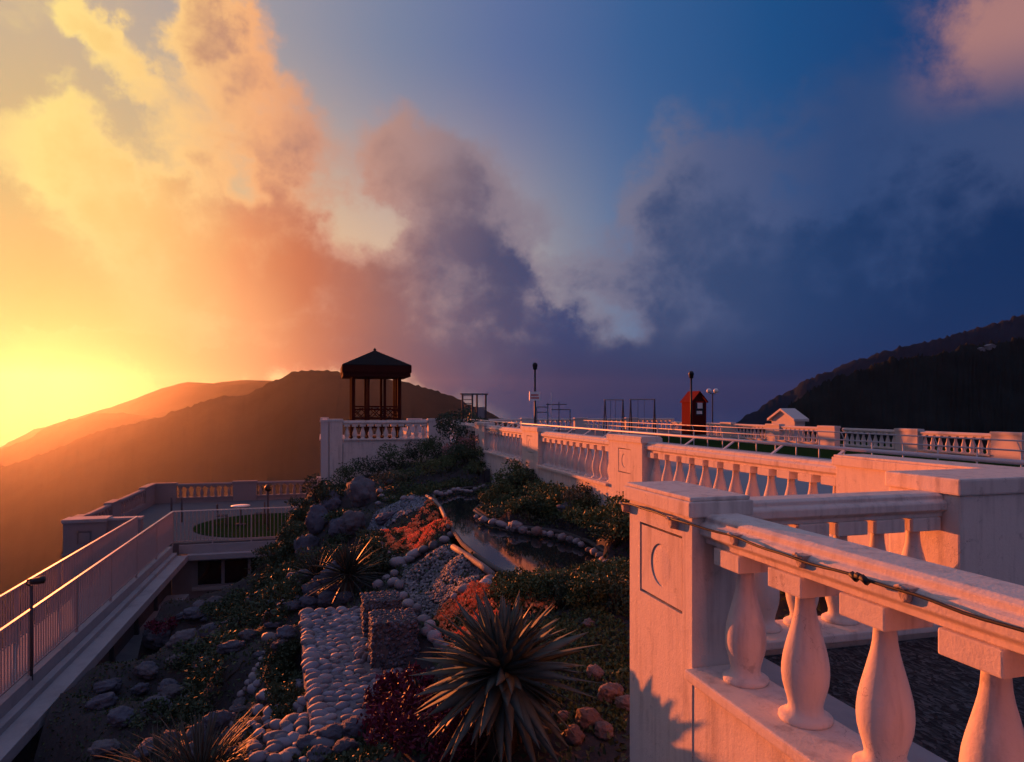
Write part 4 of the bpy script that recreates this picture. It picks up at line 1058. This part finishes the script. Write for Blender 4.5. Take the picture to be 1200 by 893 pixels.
if len(rest) > 300:
    me0 = stone_mesh('pebble', 1, 'pebble_grey'); bv = np.array([v.co[:] for v in me0.vertices]); bf = np.array([list(p.vertices) for p in me0.polygons]); VV = []; QQ = []
    for i, (x, y, rad) in enumerate(rest[300:]):
        an = math.atan2(row_n.y, row_n.x)+NR.normal()*.35; q = bv*np.array([rad*1.25, rad*.85, rad*.72])
        VV.append(np.stack([q[:, 0]*math.cos(an)-q[:, 1]*math.sin(an)+x, q[:, 0]*math.sin(an)+q[:, 1]*math.cos(an)+y, q[:, 2]+PVZ+rad*.18], 1)-np.array(WL[PAV.name])); QQ.append(bf+i*len(bv))
    g = put('small_pebbles', mesh_np('small_pebbles', np.concatenate(VV), np.concatenate(QQ), M['pebble_grey'], True), WL[PAV.name], PAV); g['kind'] = 'stuff'
def pebble_block(x, y, w, h, label):
    o = thing('pebble_block', (x, y, PVZ), label, 'block', None)
    MB().box(x-w/2, x+w/2, y-w/2, y+w/2, PVZ, PVZ+h).build('core', M['dark_concrete'], o, bevel=.03)
    bm = bmesh.new(); bmesh.ops.create_icosphere(bm, subdivisions=1, radius=1); bv = np.array([v.co[:] for v in bm.verts]); bf = np.array([[v.index for v in f.verts] for f in bm.faces]); bm.free()
    VV = []; QQ = []; c = 0; st = .034
    def addp(p, nrm):
        nonlocal c
        r = st*.62*NR.uniform(.55, 1.5); sc = np.array([r, r, r]); sc[nrm] *= .6
        VV.append(bv*sc*NR.uniform(.85, 1.15, 3)+np.array(p)); QQ.append(bf+c*len(bv)); c += 1
    m_ = int(w/st); mh = int(h/st)
    for i in range(m_):
        for j in range(m_):
            addp(((i+.5)/m_*w-w/2+NR.normal()*.013, (j+.5)/m_*w-w/2+NR.normal()*.013, h+.002), 2)
    for i in range(m_):
        for j in range(mh):
            a = (i+.5)/m_*w-w/2; z = (j+.5)/mh*h
            for nr, p in ((1, (a, -w/2, z)), (0, (-w/2, a, z)), (0, (w/2, a, z)), (1, (a, w/2, z))): addp([q+NR.normal()*(.004 if i_ == nr else .013) for i_, q in enumerate(p)], nr)
    g = put('pebble_facing', mesh_np('pebble_facing', np.concatenate(VV), np.concatenate(QQ), M['slate_mix'], True), (x, y, PVZ), o); g['kind'] = 'stuff'
pebble_block(*blk[0], 'smaller square pebble-faced block set back by the gravel slope')
pebble_block(*blk[1], 'larger square pebble-faced block standing in front of the smaller one')
# ring of thin stones by the blocks
rg = thing('stone_ring', (*W(437, 768, PVZ)[:2], PVZ), 'small curved row of thin pale stones curling against the blocks', 'stone edging')
for k in range(10):
    a = math.radians(95+k*19); x, y, _ = W(440, 768, PVZ); r = .17
    o = put('thin_stone', stone_mesh('pebble', k % 6, 'pebble'), (x+r*math.cos(a), y+r*math.sin(a), PVZ+.03), rg); o.scale = (.055*S, .022*S, .05*S); o.rotation_euler = (0, 0, a)
# stone edging running down the lower slope
SP = thing('stone_edging', hit(300, 800)[:3], 'thin crooked line of pale stones ending in one round capstone', 'stone edging')
for k, (px, py, r) in enumerate([(316, 755, 9), (308, 768, 4), (306, 775, 3.5), (303, 783, 4), (299, 789, 4), (296, 796, 5), (292, 803, 5), (288, 811, 4), (283, 818, 5), (279, 826, 5), (275, 834, 6), (272, 843, 6), (269, 852, 5)]):
    stone('edging_stone', px, py, r, SP, sink=.1 if k == 0 else .2)
LP = thing('pebble_path', hit(325, 860)[:3], 'lower shaded pebble path below the raised pavement', 'path')
for k in range(58):
    px = 294+62*NR.rand(); py = 800+95*NR.rand()
    stone('pebble', px, py, NR.uniform(5, 10), LP, m='pebble_grey', sink=.35, asp=1.3)
for k in range(24):
    stone('pebble', 300+NR.uniform(-6, 50)+0, 690+NR.uniform(0, 26), NR.uniform(3, 6), LP, m='pebble_grey', sink=.3)

# ------------------------------------------------------------------ boulders
def boulder(px, py, r, label, group=None, m='rock', flat=.8, asp=1.0, sink=.3):
    o = stone('boulder', px, py, r, None, 'rock', m, flat, sink, asp); tag(o, label, 'boulder', group); return o
boulder(424, 592, 17, 'tall grey boulder standing beside the blue pebble slope', flat=1.1, sink=.3)
boulder(412, 622, 16, 'small grey boulder leaning below the tall one', m='rock')
boulder(452, 612, 13, 'flat bluish rock lying across the pebble slope', m='rock_blue', flat=.5)
boulder(640, 592, 26, 'low flat grey rock bedded among shrubs by the long balustrade', flat=.35, asp=1.5)
boulder(668, 604, 16, 'rounded dark rock next to the low flat grey one', m='rock_blue', flat=.6)
for (px, py, r) in [(372, 622, 16), (362, 655, 16), (388, 600, 13), (353, 690, 14), (400, 628, 14), (392, 690, 16), (372, 700, 15)]:
    boulder(px, py, r, 'dark jagged boulder stacked at the garden edge above the lower terrace', 'dark boulders along the garden edge', 'rock_blue', 1.0)
for (px, py, r) in [(365, 712, 13), (385, 708, 12), (345, 715, 10), (405, 706, 10)]:
    boulder(px, py, r, 'smooth bluish boulder lining the head of the pebble pavement', 'boulders at the head of the pavement', 'rock_blue', .7)
for (px, py, r) in [(697, 795, 10), (716, 819, 13), (690, 852, 15), (673, 868, 11), (733, 832, 12), (708, 862, 12), (690, 735, 7), (660, 845, 8)]:
    o = stone('boulder', px, py, r, None, 'rock', 'boulder_pink', .8, .45, 1.15); tag(o, 'rounded pinkish boulder lying between the agave and the medallion pedestal wall', 'boulder', 'rounded boulders beside the agave')
for (px, py, r) in [(362, 880, 16), (390, 872, 18), (415, 862, 16), (440, 872, 14), (375, 893, 14), (405, 888, 16)]:
    boulder(px, py, r, 'rough dark rock at the near end of the pebble pavement', 'rocks at the near end of the pavement', 'rock_blue', .7)
k = 0
while k < 60:
    px = NR.uniform(120, 345); py = NR.uniform(692, 890)
    x, y, z, D = hit(px, py)
    if x < -3.85 or x > -.2 or 288 < px < 352 and py > 795: continue
    boulder(px, py, NR.uniform(5, 14), *(('bluish rough rock scattered over the shaded rockery below the catwalk', 'bluish rocks of the shaded rockery', 'rock_blue') if NR.rand() < .6 else ('grey rough rock scattered over the shaded rockery below the catwalk', 'grey rocks of the shaded rockery', 'rock')), NR.uniform(.5, .9), 1.3); k += 1
from mathutils import Quaternion
# ------------------------------------------------------------------ planting
def shrub(loc, r, h, label, group, m='foliage', n=900, leaf=.045, name='shrub', lumps=7, up=.5, width=.6, cat='shrub', extra=None):
    x, y, z = loc
    o = thing(name, loc, label, cat, group)
    C = [(0, 0, h*.5, r*.8)]
    for k in range(lumps):
        a = NR.uniform(0, 6.28); q = NR.uniform(.25, .75)*r
        C.append((q*math.cos(a), q*math.sin(a), h*NR.uniform(.30, .82), r*NR.uniform(.30, .55)))
    pos = []
    for k in range(n):
        cx, cy, cz, cr = C[NR.randint(len(C))]
        d = NR.normal(size=3); d /= np.linalg.norm(d); q = cr*NR.uniform(.55, 1.05)**.6
        p = [cx+d[0]*q, cy+d[1]*q, cz+d[2]*q*min(1, h/(1.6*r))]
        p[2] = max(p[2], .01); pos.append(p)
    pos = np.array(pos)
    V, Q = leaves(pos, leaf, width=width, up=up)
    put('foliage', mesh_np('foliage', V, Q, M[m]), loc, o)
    b = MB()
    for k in range(4):
        a = NR.uniform(0, 6.28); b.tube([(x, y, z-.05), (x+.2*r*math.cos(a), y+.2*r*math.sin(a), z+h*.3), (x+.5*r*math.cos(a), y+.5*r*math.sin(a), z+h*.62)], [.018, .012, .005], 5)
    b.build('stem', M['bark'], o)
    if extra:
        em, en, es = extra
        pick = pos[np.argsort(-pos[:, 2]+NR.normal(size=len(pos))*.12)[:en]]
        fo = put('flowers', mesh_np('flowers', *leaves(pick+np.array([0, 0, .02]), es, width=.9, up=1.2), M[em]), loc, o); fo['kind'] = 'stuff'
    return o
HUE = {'foliage': 'mid green', 'foliage_dark': 'dark green', 'foliage_light': 'pale green', 'foliage_grey': 'grey green'}
def gl(x, y): return (x, y, G(x, y)-.02)
# hedge at the foot of the long balustrade
y = 4.6
while y < 20:
    x = 3.64+NR.normal()*.06
    shrub(gl(x+.06, y), .38, .36+.10*NR.rand(), 'low leafy shrub in the hedge at the foot of the long balustrade', 'hedge along the long balustrade', 'foliage', 900 if y < 12 else 450, .05)
    y += .62
# peninsula planting
for (px, py, r, h, m) in [(574, 590, .24, .26, 'foliage_light'), (590, 596, .24, .26, 'foliage'), (608, 600, .24, .24, 'foliage'), (627, 602, .25, .25, 'foliage_dark'), (648, 606, .26, .25, 'foliage'), (670, 611, .26, .25, 'foliage'),
                          (690, 617, .26, .28, 'foliage_dark'), (588, 580, .28, .22, 'foliage_light'), (606, 578, .3, .2, 'foliage_light'), (625, 580, .3, .20, 'foliage_grey'), (690, 600, .30, .26, 'foliage'), (708, 622, .28, .36, 'foliage'), (660, 588, .3, .2, 'foliage'),
                          (722, 640, .26, .42, 'foliage_dark'), (676, 590, .3, .22, 'foliage_grey'), (640, 572, .3, .24, 'foliage'), (610, 566, .3, .26, 'foliage_dark')]:
    x, y, z, D = hit(px, py)
    shrub((x, y, z-.02), r, h, 'small rounded '+HUE[m]+' shrub growing on the bank inside the pond bend', HUE[m]+' shrubs on the pond bank', m, 800, .040)
# hedge in front of the pond
for (px, py, r, h, m) in [(592, 706, .26, .30, 'foliage_light'), (622, 712, .28, .33, 'foliage'), (655, 714, .28, .33, 'foliage_dark'), (690, 712, .28, .36, 'foliage'), (722, 716, .28, .40, 'foliage_dark'), (607, 694, .26, .26, 'foliage'), (640, 696, .28, .27, 'foliage_light'), (675, 694, .28, .30, 'foliage_light'), (710, 692, .28, .36, 'foliage')]:
    x, y, z, D = hit(px, py)
    shrub((x, y, z-.02), r, h, 'bushy '+HUE[m]+' shrub in the thick hedge between the pond and the agave', HUE[m]+' shrubs of the hedge in front of the pond', m, 1300, .038)
# back planting
for (px, y, r, h, m) in [(388, 20.6, .6, .55, 'foliage_dark'), (412, 21.0, .65, .8, 'foliage'), (440, 21.1, .65, .75, 'foliage_dark'), (466, 21.1, .65, .85, 'foliage'), (492, 21.0, .65, .9, 'foliage_dark'), (512, 20.6, .6, .9, 'foliage')]:
    shrub(gl(WY(px, y), y), r, h, HUE[m]+' shrub growing against the gazebo parapet wall', HUE[m]+' shrubs below the gazebo wall', m, 1000, .06)
for (px, y, r, h, m) in [(455, 17.2, .5, .4, 'foliage_grey'), (478, 17.6, .5, .42, 'foliage'), (502, 17.8, .5, .42, 'foliage_light'), (526, 17.8, .5, .45, 'foliage'), (550, 17.6, .5, .45, 'foliage_dark'), (574, 17.4, .5, .45, 'foliage'), (596, 16.6, .5, .45, 'foliage_dark')]:
    shrub(gl(WY(px, y), y), r, h, 'clipped '+HUE[m]+' shrub in the row behind the far end of the pond', HUE[m]+' shrubs in the row behind the pond', m, 900, .05)
for (px, y, r, h, lb) in [(533, 20.6, .75, 1.65, 'tall dark bush filling the corner beside the gazebo wall'), (552, 19.4, .7, 1.35, 'broad dark bush below the long balustrade next to the corner bush'), (574, 18.6, .55, .95, 'low dark bush tapering down along the long balustrade')]:
    shrub(gl(WY(px, y), y), r, h, lb, None, 'foliage_dark', 1900, .07, lumps=10)
shrub(gl(WY(590, 15.3), 15.3), .26, .95, 'small narrow dark conifer beside the long balustrade', None, 'foliage_dark', 1400, .04, name='conifer', cat='conifer', lumps=5)
for (px, y) in [(530, 18.8), (545, 18.4), (558, 18.2), (570, 17.8), (606, 15.0)]:
    shrub(gl(WY(px, y), y), .36, .55, 'loose shrub with pale pink blossoms in front of the corner bushes', 'pink blossoming shrubs', 'foliage_grey', 420, .05, extra=('pink_flower', 130, .05))
for (px, py, r, h) in [(372, 575, .5, .8), (358, 600, .4, .5), (390, 580, .4, .5)]:
    x, y, z, D = hit(px, py+14); shrub((x, y, z), r, h, 'dark straggly bush at the garden edge next to the gazebo platform', 'straggly bushes at the garden edge', 'foliage_dark', 900, .06)
for (px, py, r, h) in [(352, 640, .45, .36), (360, 672, .42, .36), (350, 700, .4, .4), (378, 660, .42, .36), (395, 640, .4, .34), (430, 655, .35, .4), (445, 672, .3, .35), (420, 678, .35, .4), (440, 640, .3, .3), (398, 612, .4, .3), (376, 612, .4, .3)]:
    x, y, z, D = hit(px, py); shrub((x, y, z-.03), r, h, 'dark leafy bush crowding round the yucca and edge boulders', 'dark bushes round the yucca', 'foliage_dark', 800, .055)
# purple foliage plants
for (px, py) in [(468, 822), (492, 818), (452, 842), (478, 850), (505, 845), (530, 868), (462, 872), (492, 880), (520, 893), (545, 893), (440, 862)]:
    x, y, z, D = hit(px, py)
    shrub((x, y, z-.01), .19, .26, 'low plant with dark purple red leaves beside the agave', 'purple leaved plants', 'purple_leaf', 520, .048, name='purple_plant', cat='plant', lumps=5, width=.5)
for (px, py, lb, mm) in [(196, 742, 'small dark red shrub on the edge of the shaded rockery', 'purple_leaf')]:
    x, y, z, D = hit(px, py); shrub((x, y, z), .40, .34, lb, None, mm, 600, .07)
for (px, py) in [(250, 722), (285, 735), (225, 790), (262, 800), (190, 850), (240, 842), (330, 700)]:
    x, y, z, D = hit(px, py); shrub((x, y, z), .42, .30, 'dark low bush among the rocks of the shaded rockery', 'low bushes in the rockery', 'foliage_dark', 450, .06)

# agave: a rosette of long pointed leaves, each its own object
def blade(L, w, droop, fold, seg=8, thick=.010):
    """pointed fleshy leaf along +Y, channelled, with real thickness"""
    V = []; Q = []
    for i in range(seg+1):
        t = i/seg; ww = w*(.62+.75*t-.1*t*t if t < .35 else .90*(1-((t-.35)/.65)**1.7)+.0)*.5+.0015
        y = L*t; z = -droop*t*t*L
        f = fold*(1-t)
        V += [(-ww, y, z+f*ww), (0, y, z), (ww, y, z+f*ww), (0, y, z-thick*(1-t)-.001)]
    for i in range(seg):
        a = i*4; b = a+4
        Q += [(a, a+1, b+1, b), (a+1, a+2, b+2, b+1), (a+2, a+3, b+3, b+2), (a+3, a, b, b+3)]
    return np.array(V), np.array(Q)
def rosette(name, label, cat, crown, ground, nleaf, L, w, m, lo=-.55, hi=1.45, meshes=4, fold=.5, leafname='leaf'):
    x, y, z = crown
    o = thing(name, (x, y, ground), label, cat)
    MB().lathe([(.10*L/.55, 0), (.085*L/.55, (z-ground)*.5), (.06*L/.55, z-ground+.04)], (x, y, ground-.03), 10).build('stem', M['bark'], o)
    ms = [mesh_np(leafname, *blade(L*q, w*NR.uniform(.85, 1.15), dr, fold), M[m], True) for q, dr in [(1.0, .05), (.92, .16), (1.06, .10), (.8, .02), (.97, .24)][:meshes+1]]
    for k in range(nleaf):
        f = (k+.5)/nleaf; a = k*2.39996+NR.normal()*.12
        e = lo+(hi-lo)*f**.85+NR.normal()*.06                    # outer leaves hang, inner ones stand
        me = ms[k % len(ms)]; sc = (1.0-.38*f**3)*NR.uniform(.88, 1.08)
        lf = put(leafname, me, (x+.03*math.cos(a), y+.03*math.sin(a), z-.05+.10*f), o)
        d = Vector((math.cos(a)*math.cos(e), math.sin(a)*math.cos(e), math.sin(e)))
        q = d.to_track_quat('Y', 'Z'); q = q @ Quaternion((0, 1, 0), NR.normal()*.45)
        lf.rotation_euler = q.to_euler(); lf.scale = (sc,)*3
    return o
ax, ay, az_ = WD(589, 785, 4.35)
rosette('agave', 'large agave with a dense rosette of long pointed grey green leaves', 'agave', (ax, ay, az_), G(ax, ay)-.02, 210, .58, .092, 'agave', lo=-.8)
ag = bpy.data.objects['agave']; dl = [mesh_np('dry_leaf', *blade(.5*q, .05, .55, .8), M['dry_leaf'], True) for q in (1, .85, .7)]
for k in range(26):                                            # withered skirt under the rosette
    a = NR.uniform(0, 6.28); e = NR.uniform(-1.35, -.85)
    lf = put('dry_leaf', dl[k % 3], (ax+.05*math.cos(a), ay+.05*math.sin(a), az_-.10), ag)
    lf.rotation_euler = (Vector((math.cos(a)*math.cos(e), math.sin(a)*math.cos(e), math.sin(e))).to_track_quat('Y', 'Z') @ Quaternion((0, 1, 0), NR.normal()*.7)).to_euler()
yx, yy, yz, yD = hit(412, 690); yx, yy, _ = WD(408, 655, yD-.3); yg = G(yx, yy)
rosette('yucca', 'dark spiky yucca clump growing below the grey boulder', 'yucca', (yx, yy, yg+.30), yg-.02, 130, .62, .030, 'yucca', lo=-.45, hi=1.5, fold=.3)
yx, yy, yz, yD = hit(372, 690)
rosette('yucca', 'smaller dark yucca at the very edge of the garden', 'yucca', (yx, yy, yz+.22), yz-.02, 70, .48, .028, 'yucca', lo=-.3, hi=1.5, fold=.3)
# feathery grass clump
def grass_clump(px, py, n, L, label):
    x, y, z, D = hit(px, py); o = thing('grass_clump', (x, y, z), label, 'grass')
    ms = [mesh_np('blade', *blade(L*q, .016, d, .2, 6, .003), M['grass_blade'], True) for q, d in ((1, .3), (.9, .15), (1.1, .45))]
    for k in range(n):
        a = NR.uniform(0, 6.28); e = NR.uniform(.75, 1.5); rr = .22*NR.rand()
        b = put('blade', ms[k % 3], (x+rr*math.cos(a), y+rr*math.sin(a), z-.01), o)
        b.rotation_euler = Vector((math.cos(a)*math.cos(e), math.sin(a)*math.cos(e), math.sin(e))).to_track_quat('Y', 'Z').to_euler(); b.scale = (NR.uniform(.7, 1.1),)*3
grass_clump(235, 908, 150, .40, 'pale feathery grass clump at the foot of the rockery')
grass_clump(185, 905, 80, .36, 'shorter grass tuft beside the feathery clump near the catwalk')
y = 10.5
while y < 20.5:
    for x in (-.55, -1.15, -1.7):
        xx = x+NR.normal()*.12; shrub(gl(xx, y+NR.normal()*.2), .46, .34, 'dark spreading bush on the steep bank dropping to the lower terrace', 'bushes on the steep bank', 'foliage_dark', 420, .07)
    y += 1.05
for (px, py) in [(316, 694), (322, 678), (328, 664), (334, 650), (340, 636), (346, 622), (351, 610), (336, 672), (343, 656), (330, 690), (352, 640), (345, 686)]:
    x, y, z, D = hit(px, py); shrub((x, y, z-.04), .40, .32, 'dark spreading bush on the steep bank dropping to the lower terrace', 'bushes on the steep bank', 'foliage_dark', 600, .06)
for (px, py) in [(330, 785), (322, 802), (340, 768), (338, 812), (325, 775), (345, 840), (332, 825)]:
    x, y, z, D = hit(px, py); shrub((x, y, z-.03), .24, .24, 'low dark bush between the crooked stone line and the raised pavement', 'low bushes below the pavement', 'foliage_dark', 600, .042)
# leaf litter and ground cover
pts = []
for k in range(42000):
    x, y = NR.uniform(-3.9, 3.95), NR.uniform(1.5, 21.9)
    if y > 14 and NR.rand() < .5: continue
    z = G(x, y)
    if inside(POND, x, y) or inside(pv, x, y): continue
    pts.append((x, y, z+.01))
leaf_obj('ground_cover', pts, .050, 'foliage_dark', None, (0, 8, -2.5), True, up=.7, width=.7)
pts = []
poly = [hit(px, py)[:2] for px, py in ((600, 730), (735, 715), (738, 800), (735, 860), (660, 860), (640, 800))]
while len(pts) < 5200:
    x, y = NR.uniform(.8, 2.6), NR.uniform(2.6, 7.0)
    if inside(poly, x, y): pts.append((x, y, G(x, y)+.03*NR.rand()))
leaf_obj('ground_cover', pts, .030, 'foliage', None, (1.6, 4.5, -2.1), True, up=.9, width=.8)

def cover(name, px_poly, n, size, m, hmax, origin):
    P = [hit(*p)[:2] for p in px_poly]; xs = [p[0] for p in P]; ys = [p[1] for p in P]; pts = []
    while len(pts) < n:
        x, y = NR.uniform(min(xs), max(xs)), NR.uniform(min(ys), max(ys))
        if inside(P, x, y) and not inside(POND, x, y):
            q = .5+.5*mnoise.noise(Vector((x*3, y*3, 2))); pts.append((x, y, G(x, y)+hmax*q*NR.rand()))
    leaf_obj(name, pts, size, m, None, origin, True, up=.8, width=.65)
pen = [(562, 598), (575, 607), (605, 614), (640, 618), (672, 624), (700, 636), (716, 640), (730, 615), (715, 590), (680, 575), (640, 565), (610, 560), (596, 570), (575, 588)]
cover('ground_cover', pen, 5200, .042, 'foliage_grey', .20, (2.9, 11, -1.8))
cover('ground_cover', pen, 4200, .045, 'foliage', .26, (2.9, 11, -1.8))
cover('ground_cover', [(440, 585), (470, 570), (520, 566), (560, 562), (610, 556), (640, 560), (600, 568), (545, 571), (505, 580), (480, 583)], 5200, .05, 'foliage', .22, (1.8, 16, -1.9))
cover('ground_cover', [(355, 893), (362, 868), (400, 860), (440, 852), (455, 880), (450, 893)], 1800, .035, 'foliage_dark', .10, (-.2, 4.2, -2.6))
# far houses on the wooded slope, found by looking along their bearing
from mathutils.bvhtree import BVHTree
for (px, py, w, lb) in [(1160, 408, 7.0, 'tiny pale house high on the dark wooded hill'), (1150, 410, 4.5, 'second tiny pale house beside the first one on the dark hill'), (886, 452, 7.0, 'small pale hillside house left of the dark hill above the white hut'), (904, 450, 5.0, 'smaller pale house to the right of the lone hillside house')]:
    rx, ry = ray(px); d = Vector((rx, ry, (HY-py)/F)).normalized(); best = None
    for nm in ('dark_right_hill', 'hazy_right_hill'):
        me = bpy.data.objects[nm].data
        tr = BVHTree.FromPolygons([v.co for v in me.vertices], [tuple(p.vertices) for p in me.polygons])
        h = tr.ray_cast(Vector((0, 0, 0)), d)
        if h[0] is not None and (best is None or h[3] < best[1]): best = (h[0], h[3])
    if best is None: continue
    c = best[0]/S; w2 = .55*w/S*best[1]/700; hh = w2*.5
    o = thing('house', c, lb, 'house')
    MB().box(c.x-w2, c.x+w2, c.y-w2*.6, c.y+w2*.6, c.z-hh, c.z+hh).build('wall', M['stucco_grey'], o)
    MB().prism([(-w2*1.1, hh), (w2*1.1, hh), (0, hh*1.8)], lambda p: (c.x+p[0], c.y-w2*.7, c.z+p[1]), lambda p: (c.x+p[0], c.y+w2*.7, c.z+p[1])).build('roof', M['stucco_grey'], o)
